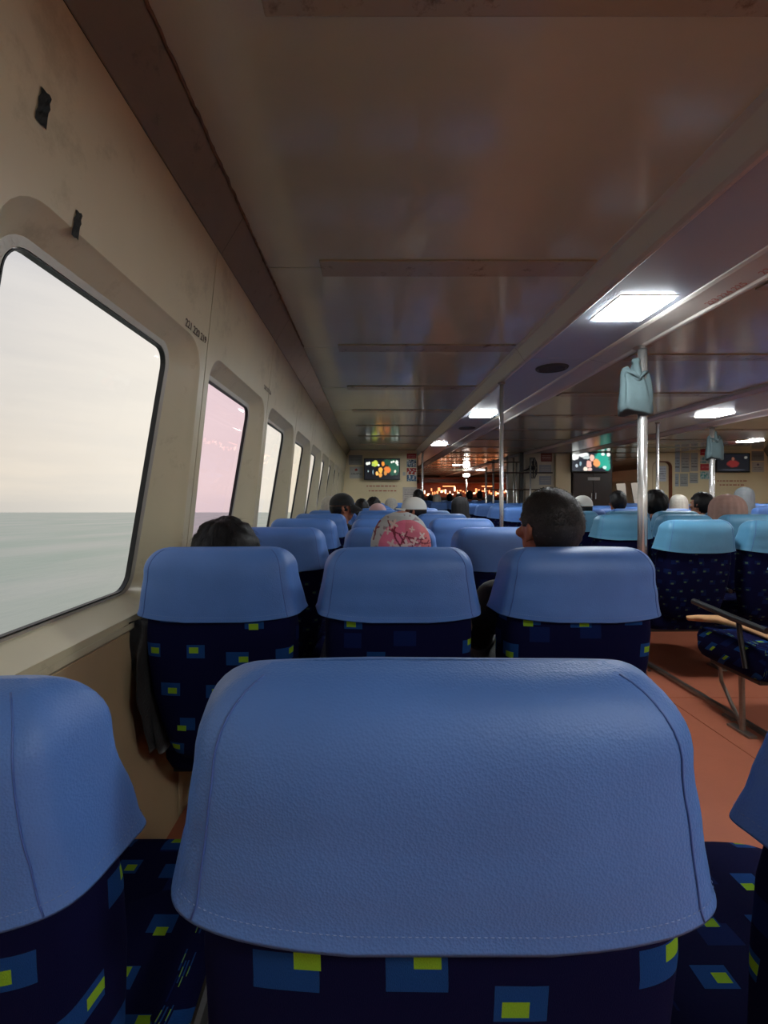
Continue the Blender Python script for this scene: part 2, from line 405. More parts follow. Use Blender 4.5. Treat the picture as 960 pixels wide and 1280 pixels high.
# ------------------------------------------------------------------ CABIN SHELL
Y0, Y1, YE = -5.0, 10.38, 23.0
MX = 8.6                                      # the starboard hull is the port hull mirrored: x' = MX - x
PITCH, BAY0 = .97, .69
def xw(z): return -(.664 - .104 * z)          # wall face, z relative to the eye
def xg(z): return -(.748 - .1667 * z)         # glass plane
def rrect(y0, y1, z0, z1, r, k=7):
    pts = []
    for cy, cz, a0 in ((y1 - r, z1 - r, 0), (y0 + r, z1 - r, 90), (y0 + r, z0 + r, 180), (y1 - r, z0 + r, 270)):
        for i in range(k + 1):
            a = R(a0 + 90 * i / k); pts.append((cy + r * math.cos(a), cz + r * math.sin(a)))
    return pts
OUT = rrect(0.003, PITCH - .003, -.372, .915, .0005)
REC = rrect(.045, .925, -.352, .545, .11)
GLS = rrect(.12, .765, -.305, .472, .055)
def bay_mesh(mir):
    rings = [[(xw(z), y, z) for y, z in OUT]]
    rings[0] = [(xw(z), y, z) for y, z in OUT]
    back = [(xw(z) - .02, y, z) for y, z in OUT]
    rr = [back, rings[0]]
    for f, d in ((0, 0), (.015, .02), (.05, .07), (.11, .17), (.22, .30), (.82, .92), (.94, .99), (1.0, 1.0)):
        rg = []
        for (ya, za), (yb, zb) in zip(REC, GLS):
            y, z = lerp(ya, yb, f), lerp(za, zb, f)
            rg.append((lerp(xw(z), xg(z), d), y, z))
        rr.append(rg)
    vs = [((MX - x) if mir else x, y, z + EYE) for r in rr for x, y, z in r]
    n = len(OUT); fs = []
    for i in range(len(rr) - 1):
        for k in range(n):
            f = (i * n + k, i * n + (k + 1) % n, (i + 1) * n + (k + 1) % n, (i + 1) * n + k)
            fs.append(f if not mir else tuple(reversed(f)))
    me = mesh('wall_panel', vs, fs)
    for p in me.polygons: p.use_smooth = p.index >= 2 * n
    return me
def ring_solid(o, i, d0, d1, mir, name):
    """flat frame between outline offset o outside and i inside the glass edge, room-side depth d0..d1"""
    A = rrect(.12 - o, .765 + o, -.305 - o, .472 + o, .055 + o); B = rrect(.12 + i, .765 - i, -.305 + i, .472 - i, max(.055 - i, .01))
    rr = []
    for P, d in ((A, d0), (A, d1), (B, d1), (B, d0)):
        rr.append([(xg(z) + d + .0012 * noise.noise(Vector((y * 30, z * 30, 0))), y, z) for y, z in P])
    vs = [((MX - x) if mir else x, y, z + EYE) for r in rr for x, y, z in r]; n = len(A); fs = []
    for q in range(4):
        for k in range(n):
            f = (q * n + k, q * n + (k + 1) % n, ((q + 1) % 4) * n + (k + 1) % n, ((q + 1) % 4) * n + k)
            fs.append(f)
    bm = bmesh.new(); bm.from_mesh(mesh('t', vs, fs)); bmesh.ops.recalc_face_normals(bm, faces=bm.faces)
    return bm_done(bm, name)
def pane_mesh(mir):
    P = rrect(.118, .767, -.307, .474, .055)
    vs = [((MX - (xg(z) - .002)) if mir else xg(z) - .002, y, z + EYE) for y, z in P]
    return mesh('pane', vs, [tuple(range(len(P)))])
def hull(side, mir, nlo, nhi, yend):
    sx = (lambda x: MX - x) if mir else (lambda x: x)
    # backing skin of the hull: below the sill and above the windows
    prof = [(-.71, 0), (-.71, EYE - .42), (-.79, EYE - .385)]
    low = extrude_profile([(sx(x), z) for x, z in prof], Y0, yend, 'wall')
    w = tag(link('wall_' + side, low, None, M['gap']), kind='structure')
    seg = Y0 + .3
    # lower wall boards
    edges = [BAY0 + PITCH * k - .03 for k in range(nlo, nhi + 2)]
    lp = None
    for a, b_ in zip(edges, edges[1:]):
        if lp is None:
            lp = box_me((min(sx(-.715), sx(-.699)), .002, .0), (max(sx(-.715), sx(-.699)), PITCH - .003, EYE - .393), .002, 'lower_panel')
            lp.materials.append(M['wall_low'])
        link('lower_panel', lp, w).location = (0, a, 0)
    bay = bay_mesh(mir); bay.materials.append(M['wall'])
    # sill lip under each recess, rounded nose to the room
    lip = [(-.70 + .002, -.372), (-.690, -.366), (-.690, -.382), (-.70, -.392), (-.80, -.392)]
    lipm = extrude_profile([(sx(x), z + EYE) for x, z in lip], .003, PITCH - .003, 'sill_lip'); lipm.materials.append(M['wall'])
    fr = ring_solid(.024, -.001, -.004, .009, mir, 'frame'); fr.materials.append(M['alu'])
    gk = ring_solid(-.001, .0045, -.006, .0095, mir, 'gasket'); gk.materials.append(M['gasket'])
    pm = pane_mesh(mir)
    st = extrude_profile([(sx(x), z + EYE) for x, z in ((xw(.915), .918), (-.570, .925), (-.492, 1.055), (-.486, 1.066))], .0, PITCH - .002, 'corner_strip')
    st.materials.append(M['strip'])
    up = extrude_profile([(sx(-.72), EYE + .90), (sx(-.60), EYE + .90), (sx(-.598), EYE + .94), (sx(-.52), EYE + 1.10)], Y0, yend, 'upper_backing')
    link('upper_backing', up, w, M['gap'])
    sb = extrude_profile([(sx(-.725), EYE - .40), (sx(-.591), EYE + .92)], -.03, .03, 'seam_backing'); sb.materials.append(M['gap'])
    for k in range(nlo, nhi + 2): link('seam_backing', sb, w).location = (0, BAY0 + PITCH * k, 0)
    for k in range(nlo, nhi + 1):
        y = BAY0 + PITCH * k
        link('wall_panel', bay, w).location = (0, y, 0)
        link('sill', lipm, w).location = (0, y, 0)
        s = link('corner_strip', st, w); s.location = (0, y + .05, 0)
        pme = pm.copy(); pme.materials.append(M['pinkglass'] if (k == 1 and not mir) else M['wglass'] if k == 3 else M['glass'])
        o = tag(link('window_%d' % (HW[0]), fr, None), kind='structure'); HW[0] += 1
        o.location = (0, y, 0)
        link('pane', pme, o); link('gasket', gk, o)
    return w
HW = [1]
wl = hull('left', False, -6, 9, Y1)
wr = hull('right', True, -6, 22, YE)

# lettering above the first window, and printed notices
def text_mesh(txt, size, mat, ext=.0004):
    cu = bpy.data.curves.new('t', 'FONT'); cu.body = txt; cu.size = size; cu.extrude = ext; cu.align_x = 'LEFT'; cu.resolution_u = 3
    o = bpy.data.objects.new('t', cu); C.objects.link(o)
    dg = bpy.context.evaluated_depsgraph_get(); me = bpy.data.meshes.new_from_object(o.evaluated_get(dg))
    bpy.data.objects.remove(o); me.materials.clear(); me.materials.append(mat); return me
def place_text(txt, size, mat, loc, xa, ya, parent):
    o = link('lettering', text_mesh(txt, size, mat), parent)
    xa = Vector(xa).normalized(); za = xa.cross(Vector(ya)).normalized(); ya = za.cross(xa)
    m = Matrix((xa, ya, za)).transposed().to_4x4(); m.translation = loc; o.matrix_world = m
    return o
lean = Vector((.104, 0, 1))
place_text('221 220 219', .036, M['darkletter'], (xw(.565) + .0016, 1.455, EYE + .555), (0, 1, 0), lean, wl)
place_text('218 217 216', .034, M['darkletter'], (xw(.62) + .0012, 2.50, EYE + .60), (0, 1, 0), lean, wl)

# ---- ceiling
ZC = EYE + 1.066
ceil = tag(link('ceiling', box_me((-.6, Y0, ZC + .012), (MX + .6, YE, ZC + .05))), kind='structure')
ceil.data.materials.append(M['deck'])
joints = [Y0] + [-2.55, -1.38, -.25, .92, 2.09, 3.22, 4.4, 5.6, 6.8, 8.0, 9.2, 10.4, 11.6, 12.8, 14.0, 15.2, 16.4, 17.6, 18.8, 20.0, 21.2] + [YE]
def ceil_panels(x0, x1, mat, z=ZC, nm='ceiling_panel', js=joints):
    for a, b_ in zip(js, js[1:]):
        o = link(nm, box_me((x0, a + .0025, z), (x1, b_ - .0025, z + .010), .0015, nm), ceil, mat)
ZB = EYE + 1.0                                # the ceiling steps down over the aisles
for x0, x1, z in ((-.486, 1.035, ZC), (1.80, 3.52, ZB), (4.74, 7.0, ZB), (7.02, MX + .486, ZC)): ceil_panels(x0, x1, M['ceil'], z)
link('step_trim', box_me((7.0, Y0, ZB), (7.02, YE, ZC + .01)), ceil, M['beam'])
aj = joints[::2] + ([YE] if len(joints) % 2 == 0 else [])
ZA = EYE + .99
ceil_panels(1.13, 1.58, M['ceil_aisle'], ZA, js=aj)
ceil_panels(3.64, 4.50, M['ceil_aisle'], ZA, js=aj)
for y in joints[1:-1]:
    for x0, x1, z in ((-.235, 1.02, ZC), (1.85, 3.50, ZB), (4.9, 6.98, ZB)):
        o = link('joint_strip', box_me((x0, y - .07, z - .009), (x1, y + .07, z + .001), .004, 'joint_strip'), ceil, M['joint'])
def beam(pts):
    cut = [Y0, .92, 3.22, 5.6, 8.0, 10.4, 12.8, 15.2, 17.6, 20, YE]
    for a, b_ in zip(cut, cut[1:]):
        link('beam_cover', extrude_profile([(x, EYE + z) for x, z in pts], a + .002, b_ - .001, 'beam_cover'), ceil, M['beam'])
b1 = [(1.025, 1.075), (1.035, 1.062), (1.050, 1.050), (1.085, .995), (1.095, .980), (1.108, .968), (1.122, .966), (1.133, .974), (1.138, .998)]
b2 = [(1.560, 1.0), (1.568, .985), (1.585, .977), (1.700, .954), (1.712, .946), (1.724, .943), (1.738, .948), (1.755, .962), (1.795, .978), (1.802, 1.006)]
beam(b1); beam(b2)
beam([(3.50, 1.006), (3.505, .985), (3.52, .972), (3.60, .966), (3.625, .958), (3.64, .966), (3.645, 1.0)]); beam([(x + 2.94, z) for x, z in b2])
for tx, yy in (('223 224 225', 2.24), ('226 227 228', 1.93)):
    place_text(tx, .046, M['palered'], (1.692, yy, EYE + .9535), (0, -1, 0), (-1, 0, .196), ceil)
# irregular caulk bead at the port ceiling edge
pts = []; rs = []; y = -.6
while y < 3.2:
    k = noise.noise(Vector((y * 9, 1, 3))); pts.append((-.484 + .004 * noise.noise(Vector((y * 25, 7, 1))), y, ZC - .001 + .002 * k)); rs.append(.0045 + .0045 * abs(noise.noise(Vector((y * 31, 2, 8)))))
    y += .012
link('caulk_bead', tube_me(pts, rs, 6), ceil, M['caulk'], True)

# ---- floor
fl = tag(link('floor', box_me((-.8, Y0, -.05), (MX + .8, YE, -.006))), kind='structure'); fl.data.materials.append(M['gap'])
fx = [-.80, .62, 1.71, 3.4, 5.1, 6.8, MX + .8]; fy = [Y0, -2.4, .1, 2.6, 5.1, 7.6, 10.1, 12.6, 15.1, 17.6, 20.1, YE]
for a, b_ in zip(fx, fx[1:]):
    for c, d in zip(fy, fy[1:]):
        link('floor_sheet', box_me((a + .0025, c + .0025, -.007), (b_ - .0025, d - .0025, 0), .001), fl, M['floor'])

# ---- bulkheads
def slab(name, a, b_, mat, parent=None, bev=0, kind=None, **k):
    o = link(name, box_me(a, b_, bev), parent, mat)
    if kind: o['kind'] = kind
    return o
slab('wall_back', (-.9, Y0 - .08, 0), (MX + .9, Y0, ZC + .02), M['greywall'], kind='structure')
XB = 1.06 
fp = slab('wall_front_port', (-.9, Y1, 0), (XB, Y1 + .06, ZC + .02), M['yellow'], kind='structure'); fp.name = 'wall_front_left'
slab('wall_passage', (XB - .06, Y1 + .06, 0), (XB, YE, ZC + .02), M['darkwall'], kind='structure')
slab('wall_bow', (XB, YE, 0), (MX + .9, YE + .08, ZC + .02), M['darkwall'], kind='structure')
XR = at(806, 0, Y1).x
wfr = slab('wall_front_right', (XR + .66, Y1, 0), (MX + .9, Y1 + .06, ZC + .02), M['yellow'], kind='structure')

# window-side details: tape patches
for (px, py, Y, X, w, h, lab) in ((53, 135, .806, None, .026, .062, 'dark grey tape patch high on the cream wall, upper and nearer one'),
                                  (95, 281, .92, None, .020, .055, 'dark grey tape patch just above the big window, lower one')):
    z = (620 - py) * Y / F
    bm = bmesh.new()
    vs = []
    for i in range(5):
        for j in range(7):
            yy = (i / 4 - .5) * w * (1 + .12 * math.sin(j * 2.1)) + .006 * (j / 6 - .5); zz = (j / 6 - .5) * h + .002 * math.sin(i * 3 + j)
            vs.append(bm.verts.new((.104 * zz + .001 + .0008 * math.sin(i * 5 + j * 3), yy, zz)))
    for i in range(4):
        for j in range(6): bm.faces.new([vs[i * 7 + j], vs[(i + 1) * 7 + j], vs[(i + 1) * 7 + j + 1], vs[i * 7 + j + 1]])
    bmesh.ops.solidify(bm, geom=bm.faces[:], thickness=-.0006)
    o = link('tape_patch', bm_done(bm, 'tape'), None, M['tape'])
    o.location = (xw(z) + .0012, Y, EYE + z); tag(o, lab, 'tape')

# ---- lamps and speakers in the ceiling
def ceiling_lamp(x, y, w, h, label, mat, group=None, z=ZC - .001, power=None):
    e = empty('ceiling_lamp', (x, y, z)); tag(e, label, 'lamp', group)
    bm = bmesh.new()
    for a, b_ in (((-w / 2 - .014, -h / 2 - .014, -.004), (w / 2 + .014, -h / 2, .0)), ((-w / 2 - .014, h / 2, -.004), (w / 2 + .014, h / 2 + .014, .0)),
                  ((-w / 2 - .014, -h / 2, -.004), (-w / 2, h / 2, .0)), ((w / 2, -h / 2, -.004), (w / 2 + .014, h / 2, .0))): add_box(bm, a, b_)
    link('frame', bm_done(bm, 'frame'), e, M['lampframe'])
    link('diffuser', box_me((-w / 2, -h / 2, -.013), (w / 2, h / 2, -.001)), e, mat)
    return e
LAMPS = [(1.372, 2.36, ZA, 'big glowing square ceiling lamp nearest above the aisle'),
         (1.355, 5.42, ZA, 'second glowing ceiling lamp along the left aisle'),
         (1.30, 8.55, ZA, 'small far ceiling lamp beyond the second one, above the left aisle'),
         (1.36, -.75, ZA, 'ceiling lamp behind the viewer over the left aisle'), (1.36, -3.6, ZA, 'rearmost ceiling lamp over the left aisle'),
         (4.15, 5.42, ZA, 'ceiling lamp right of the tied grey bag, above the far aisle'),
         (4.15, 2.36, ZA, 'ceiling lamp out of view over the far aisle'), (4.15, -.75, ZA, 'rear ceiling lamp of the far aisle'), (4.15, -3.6, ZA, 'rearmost ceiling lamp of the far aisle'),
         (6.85, 8.1, ZB, 'bright ceiling lamp nearest the right television'), (6.8, 5.42, ZB, 'starboard ceiling lamp amidships'), (6.8, 2.36, ZB, 'starboard ceiling lamp aft'), (6.8, -2.0, ZB, 'starboard ceiling lamp at the stern'),
         (2.75, 14.3, ZB, 'distant ceiling lamp over the forward rows behind the steel poles'), (4.15, 17.0, ZA, 'distant ceiling lamp deepest in the forward cabin'), (6.6, 14.3, ZB, 'ceiling lamp over the starboard forward cabin')]
for i, (x, y, z, lab) in enumerate(LAMPS):
    ceiling_lamp(x, y, .26, .285, lab, M['lamp'] if y < 12 else M['lampfar'], z=z)
for x, y, lab in ((1.395, 3.46, 'dark round speaker grille in the aisle ceiling just past the big lamp'), (1.395, 6.52, 'dark round speaker grille in the aisle ceiling past the second lamp')):
    e = empty('ceiling_speaker', (x, y, ZA)); tag(e, lab, 'speaker', None)
    bm = bmesh.new(); bmesh.ops.create_cone(bm, cap_ends=True, segments=40, radius1=.095, radius2=.105, depth=.012)
    bmesh.ops.translate(bm, verts=bm.verts, vec=(0, 0, -.006)); link('grille', bm_done(bm, 'g'), e, M['grille'])
    ring = [[(r * math.cos(a), r * math.sin(a), z) for a in [2 * math.pi * k / 40 for k in range(40)]] for r, z in ((.105, -.0125), (.118, -.009), (.122, 0))]
    link('rim', rings_mesh(ring, 'rim'), e, M['grille'], True)

# ------------------------------------------------------------------ POLES
def pole(px, Y, X, r, label, z0=0.0, z1=EYE + 1.03, flange=True):
    x = (px - 464) * Y / F if X is None else X
    e = empty('handrail_pole', (x, Y, 0)); tag(e, label, 'pole')
    link('tube', tube_me([(0, 0, z0), (0, 0, z1)], r, 20), e, M['steel'], True)
    for z, s in ((z0, 1), (z1, -1)):
        bm = bmesh.new(); bmesh.ops.create_cone(bm, cap_ends=True, segments=24, radius1=r * 2 if s > 0 else r * 1.3, radius2=r * 1.3 if s > 0 else r * 2, depth=.014)
        bmesh.ops.translate(bm, verts=bm.verts, vec=(0, 0, z + s * .007)); link('flange', bm_done(bm, 'f'), e, M['dsteel'], False)
    return e
pole(803, 2.865, None, .028, 'thick polished steel pole with a grey bag tied at its top', z1=EYE + .95)
pole(627, 3.83, None, .017, 'slim steel pole rising to the ceiling left of the man with greying hair', z1=EYE + .966)
pole(626, 6.0, None, .019, 'steel pole right behind the slim pole, farther up the aisle', z1=EYE + .95)
pole(528, 9.76, None, .024, 'white-lit steel pole beside the posters near the left television', z1=EYE + .966)
pole(822, 5.94, None, .019, 'slim pole between the thick pole and the arched doorway', z1=EYE + .97)
pole(890, 6.15, None, .034, 'steel pole with a small grey bag, in front of the right television', z1=EYE + .95)
def pole_bag(x, Y, zt, s, label):
    """cloth bag pulled over the pole and knotted above, faceted folds"""
    e = empty('tied_bag', (x, Y, zt)); tag(e, label, 'bag')
    n = 40; rr = []
    for z, w, d in ((-.40, .090, .045), (-.396, .112, .062), (-.385, .118, .066), (-.34, .118, .07), (-.29, .114, .07), (-.24, .110, .064), (-.20, .106, .058), (-.165, .104, .050), (-.14, .100, .040), (-.12, .088, .034), (-.11, .06, .032)):
        ring = []
        for k in range(n):
            a = 2 * math.pi * k / n; cx, cy = math.cos(a), math.sin(a)
            ex = math.copysign(abs(cx) ** .62, cx) * w; ey = math.copysign(abs(cy) ** .7, cy) * d
            f = 1 + .13 * math.sin(7 * a + z * 6) * min(1, (z + .42) * 5) * (.4 + .6 * abs(cy)) + .10 * noise.noise(Vector((cx * 2.5, cy * 2.5, z * 9)))
            zz = z + (.075 * abs(cx) ** 4 * max(0, (z + .26) / .15)) + (.02 * math.sin(a * 2) if z < -.38 else 0)
            ring.append((ex * f * s, ey * f * s, zz * s))
        rr.append(ring)
    link('bag_body', rings_mesh(rr, 'bag', True, True), e, M['bagcloth'], True)
    kn = []
    for z, w in ((-.17, .030), (-.15, .046), (-.11, .052), (-.08, .040), (-.05, .034), (-.02, .026), (.0, .034), (.02, .022)):
        kn.append([(w * s * (1 + .25 * math.sin(4 * a + z * 40)) * math.cos(a), (w * .9 * s) * (1 + .2 * math.sin(3 * a)) * math.sin(a) - .012 * s, z * s) for a in [2 * math.pi * k / 28 for k in range(28)]])
    link('knot', rings_mesh(kn, 'knot', True, True), e, M['bagcloth'], True)
    for sgn in (-1, 1):
        link('strap', tube_me([(sgn * .085 * s, 0, -.14 * s), (sgn * .075 * s, -.02 * s, -.08 * s), (sgn * .04 * s, -.045 * s, -.10 * s), (0, -.058 * s, -.14 * s)], [.014 * s, .016 * s, .014 * s, .010 * s], 8), e, M['bagcloth'], True)
    return e
pole_bag(at(798, 0, 2.83).x, 2.865, EYE + (620 - 452) * 2.865 / F, .83, 'grey-green cloth bag tied round the thick steel pole under the ceiling')
pole_bag(at(893, 0, 6.15).x, 6.15, EYE + (620 - 541) * 6.15 / F, .90, 'grey bag tied to the far pole left of the right television')

# floor rails of the starboard block, with brackets
for x, lab in ((1.90, 'steel floor rail bolted along the aisle under the right seats'),):
    e = empty('floor_rail', (x, 0, 0)); tag(e, lab, 'rail')
    link('bar', box_me((-.014, -.4, .012), (.014, 9.6, .034), .004), e, M['dsteel'])
    for y in [ -.1 + .82 * k for k in range(12)]:
        link('bracket', box_me((-.03, y - .03, 0), (.03, y + .03, .013), .002), e, M['dsteel'])

# ------------------------------------------------------------------ SEATS
def spow(v, e): return math.copysign(abs(v) ** e, v)
def ring_at(z, W_, D, yc, k=.018, bulge=.012, n=72, e=.34, fn=None):
    out = []
    for i in range(n):
        a = 2 * math.pi * (i + .5) / n + math.pi / 2
        cx, cy = spow(math.cos(a), e), spow(math.sin(a), e)
        x = (W_ + k * cy) * cx; y = yc + D * cy
        if cy < 0: y -= bulge * (1 - min(1, abs(x) / W_) ** 2) * abs(cy)
        p = Vector((x, y, z))
        if fn: p = fn(p, cx, cy)
        out.append(tuple(p))
    return out
def yrec(z): return .052 + (1.0 - z) * .11
def cover_rings(seed, wob=1.0, W0=.236, W1=.213):
    rr = []
    def fn(p, cx, cy):
        q = Vector((p.x * 3.5, p.z * 22, seed * 7.3 + (4 if cy > 0 else 0)))
        d = noise.noise(q) * .0045 * wob * min(1.0, max(0, (1.01 - p.z) * 12))
        edge = abs(p.x) / .2
        d += .0035 * wob * math.sin(p.z * 90 + seed) * max(0, edge - .62) * (1 if cy < 0 else .3) * min(1, (p.z - .83) * 20 if p.z > .83 else 0)
        p.y += d * (-1 if cy < 0 else 1)
        p.z += .017 * max(0, (.93 - p.z) / .107) * min(1, abs(p.x) / .235) ** 2.2 + (.004 if cy > 0 else 0) * max(0, (.93 - p.z) / .107)
        p.z += .0030 * wob * noise.noise(Vector((p.x * 6, p.y * 6, seed))) if p.z > .95 else 0
        return p
    zs = [.823, .826, .834, .845, .86, .875, .89, .905, .92, .935, .95]
    for z in zs:
        f = (z - .823) / (.955 - .823); W_ = W0 + (W1 - W0) * f
        rr.append(ring_at(z - (.004 if z < .827 else 0), W_ + (.003 if z < .83 else 0), .056 + .008 * (1 - f), yrec(z) - .002, .016 - .004 * f, .012, fn=fn))
    rx, h, ry = .062, .070, .050
    for i in range(1, 11):
        a = R(90 * i / 10)
        rr.append(ring_at(.955 + (h - .003) * math.sin(a), W1 - rx * (1 - math.cos(a)), .056 - ry * (1 - math.cos(a)) , yrec(.955) - .002, .012 * math.cos(a), .012 * math.cos(a), fn=fn))
    last = rr[-1]
    inner = [(p[0] * .985, yrec(.955) + (p[1] - yrec(.955)) * .4, p[2] + .0015) for p in last]
    rr.append(inner)
    lip = [(p[0] * .975, yrec(.83) + (p[1] - yrec(.83)) * .93, p[2] + .006) for p in rr[0]]
    return [lip] + rr
def seat_meshes(seed, W0=.236, W1=.213):
    d = {}
    rr = cover_rings(seed, 1.0, W0, W1)
    me = rings_mesh(rr, 'headrest_cover', False, True); 
    for p in me.polygons: p.use_smooth = True
    d['cover'] = me
    # seam piping follows the back corners up and over
    n = 72
    best = {}; d['piping'] = []
    for sgn in (-1, 1):
        idx = max(range(n), key=lambda i: (sgn * rr[6][i][0] - 2.2 * rr[6][i][1]))
        pts = []
        for r in rr[2:-3]:
            p = Vector(r[idx]); c = Vector((0, yrec(.9), p.z)); pts.append(p + (p - c).normalized() * .0005)
        best[sgn] = pts
    for sgn in (-1, 1):
        pm_ = tube_me(best[sgn], .0010, 6, 'piping'); pm_.materials.append(M['piping']); d['piping'].append(pm_)
        for p in pm_.polygons: p.use_smooth = True
    # stitching dashes along the hem
    bm = bmesh.new(); hem = [Vector(p) for p in rr[3]]
    cum = 0; path = []
    for i in range(n):
        a, b_ = hem[i], hem[(i + 1) % n]; path.append((cum, a, b_)); cum += (b_ - a).length
    s = 0
    while s < cum:
        for c0, a, b_ in path:
            L = (b_ - a).length
            if c0 <= s < c0 + L and L > 1e-5:
                p = a + (b_ - a) * ((s - c0) / L); dr = (b_ - a).normalized(); out = Vector((p.x, (p.y - yrec(.83)) * 3, 0)).normalized()
                q = p + out * .0009; 
                f = [q - dr * .0016 + Vector((0, 0, .0004)), q + dr * .0016 + Vector((0, 0, .0004)), q + dr * .0016 - Vector((0, 0, .0004)), q - dr * .0016 - Vector((0, 0, .0004))]
                vv = [bm.verts.new(x) for x in f] + [bm.verts.new(q + out * .0006)]
                for k in range(4): bm.faces.new((vv[k], vv[(k + 1) % 4], vv[4]))
                break
        s += .0052
    d['stitch'] = bm_done(bm, 'stitching')
    # backrest
    rb = []
    for z, W_, D in ((.395, .10, .02), (.40, .13, .034), (.415, .15, .044), (.45, .166, .050), (.52, .184, .056), (.60, .203, .058), (.70, .211, .058), (.78, .213, .056), (.84, .208, .051), (.92, .184, .044), (.975, .150, .016)):
        rb.append(ring_at(z, W_, D, yrec(z), .012, .010, fn=lambda p, cx, cy: p + Vector((0, .004 * noise.noise(p * 7), 0))))
    me = rings_mesh(rb, 'backrest', True, True, uv=True)
    for p in me.polygons: p.use_smooth = True
    d['back'] = me
    # cushion, rounded block
    rc = []
    for z, sx_, e_ in ((.305, .84, .3), (.312, .93, .3), (.34, .985, .3), (.41, 1.0, .3), (.452, .97, .32), (.466, .91, .36), (.474, .80, .42), (.478, .55, .5), (.479, .2, .6)):
        ring = []
        for i in range(56):
            a = 2 * math.pi * i / 56; cx, cy = spow(math.cos(a), e_), spow(math.sin(a), e_)
            ring.append((.232 * sx_ * cx, .375 + .225 * (1 - (1 - sx_) * .8) * cy, z - (.012 if cy > .5 and z > .44 else 0)))
        rc.append(ring)
    me = rings_mesh(rc, 'cushion', True, True)
    ul = me.uv_layers.new(name='UVMap')
    for p in me.polygons:
        p.use_smooth = True
        for li in p.loop_indices:
            v = me.vertices[me.loops[li].vertex_index].co; ul.data[li].uv = (v.x + (v.z if abs(v.x) > .2 else 0), v.y + v.z)
    d['cushion'] = me
    bm = bmesh.new(); add_box(bm, (-.20, .20, .285), (.20, .50, .310), .006); d['pan'] = bm_done(bm, 'seat_pan')
    return d
def leg_me(x):
    bm = bmesh.new(); add_tube(bm, [(x, .33, .013), (x, .335, .30)], .013, 10); add_box(bm, (x - .022, .27, .0), (x + .022, .40, .012), .002)
    add_tube(bm, [(x, .335, .03), (x, .46, .20), (x, .47, .30)], .009, 8)
    bmesh.ops.recalc_face_normals(bm, faces=bm.faces); return bm_done(bm, 'leg')
def arm_me(x):
    bm = bmesh.new(); add_tube(bm, [(x, .11, .568), (x, .30, .578), (x, .55, .598)], [.014, .017, .016], 12)
    add_tube(bm, [(x, .26, .575), (x, .25, .50), (x, .22, .36)], .011, 8)
    bmesh.ops.recalc_face_normals(bm, faces=bm.faces); return bm_done(bm, 'armrest')
LEGS = [leg_me(-.17), leg_me(.17)]; ARMS = [arm_me(-.25), arm_me(.25)]
for q in LEGS: q.materials.append(M['dsteel'])
for q in ARMS: q.materials.append(M['black'])
VAR = [seat_meshes(s) for s in (1, 2, 3)]
for v in VAR: v['pan'].materials.append(M['black']); v['stitch'].materials.append(M['stitch'])
def mcopy(me, mat): m2 = me.copy(); m2.materials.clear(); m2.materials.append(mat); return m2
KINDS = {}
for i, v in enumerate(VAR):
    for kn, (cm, fm) in {'blue': ('vinyl', 'fabric'), 'far': ('vinyl', 'fabric_shaded'), 'fine': ('vinyl', 'fabric_fine'), 'teal': ('teal', 'fabric_shaded'), 'tealnear': ('teal', 'fabric')}.items():
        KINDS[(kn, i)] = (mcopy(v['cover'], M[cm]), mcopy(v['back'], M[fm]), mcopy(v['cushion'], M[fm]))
def seat(x, y, kind, var, label, group=None, detail=2, rz=0, arms=(0, 1), legs=(0, 1)):
    e = empty('passenger_seat', (x, y, 0)); e.rotation_euler = (0, 0, rz); tag(e, label, 'seat', group)
    cv, bk, cu = KINDS[(kind, var)]
    link('backrest', bk, e); c = link('headrest_cover', cv, e)
    if detail >= 1:
        for q in VAR[var]['piping']: link('piping', q, c)
    if detail >= 2: s_ = link('stitching', VAR[var]['stitch'], c); s_['kind'] = 'stuff'
    if detail >= 0:
        link('cushion', cu, e)
        for k in arms: link('armrest', ARMS[k], e)
        for k in legs: link('leg', LEGS[k], e)
        link('seat_pan', VAR[var]['pan'], e)
    return e
ROWY = [.345] + [1.235 + .82 * k for k in range(11)]
ORD = ['nearest', 'second', 'third', 'fourth', 'fifth', 'sixth', 'seventh', 'eighth', 'ninth', 'tenth', 'eleventh', 'twelfth']
CX = [-.435, .08, .592]
SIDE = ['window seat', 'middle seat', 'aisle seat']
for r, y in enumerate(ROWY):
    if y > 9.5: continue
    for c in range(3):
        x = CX[c] + random.uniform(-.012, .012) * (r > 1)
        if r == 0: x = [-.457, .060, .612][c]
        kind = 'fine' if r == 0 else 'blue' if r == 1 else 'far'
        lab = {(0, 0): 'blue vinyl covered seat cut by the left edge of the picture', (0, 1): 'large blue vinyl covered seat back filling the foreground', (0, 2): 'blue covered seat cut by the right edge in the foreground',
               (1, 0): 'blue covered window seat with the black hair showing above it', (1, 1): 'blue covered seat with the pink floral headscarf above it', (1, 2): 'blue covered aisle seat below the head of the man with greying hair'}.get((r, c),
               'blue covered %s of the left block, %s row from the viewer' % (SIDE[c], ORD[r]))
        st_ = seat(x, y + (.022 if (r, c) == (0, 0) else 0) + random.uniform(-.01, .01) * (r > 1), kind, [1, 0, 2][c] if r < 2 else random.randrange(3), lab, 'blue seats of the left block', 2 if r < 2 else (1 if r < 5 else 0), arms=(0, 1) if c == 1 else (() if c == 0 else (1,)))
        if (r, c) == (0, 0): st_.scale = (.88, 1, .974)
RROW = [1.90 + .82 * k for k in range(10)]
CXR = [2.02, 2.52, 3.02, 3.52]
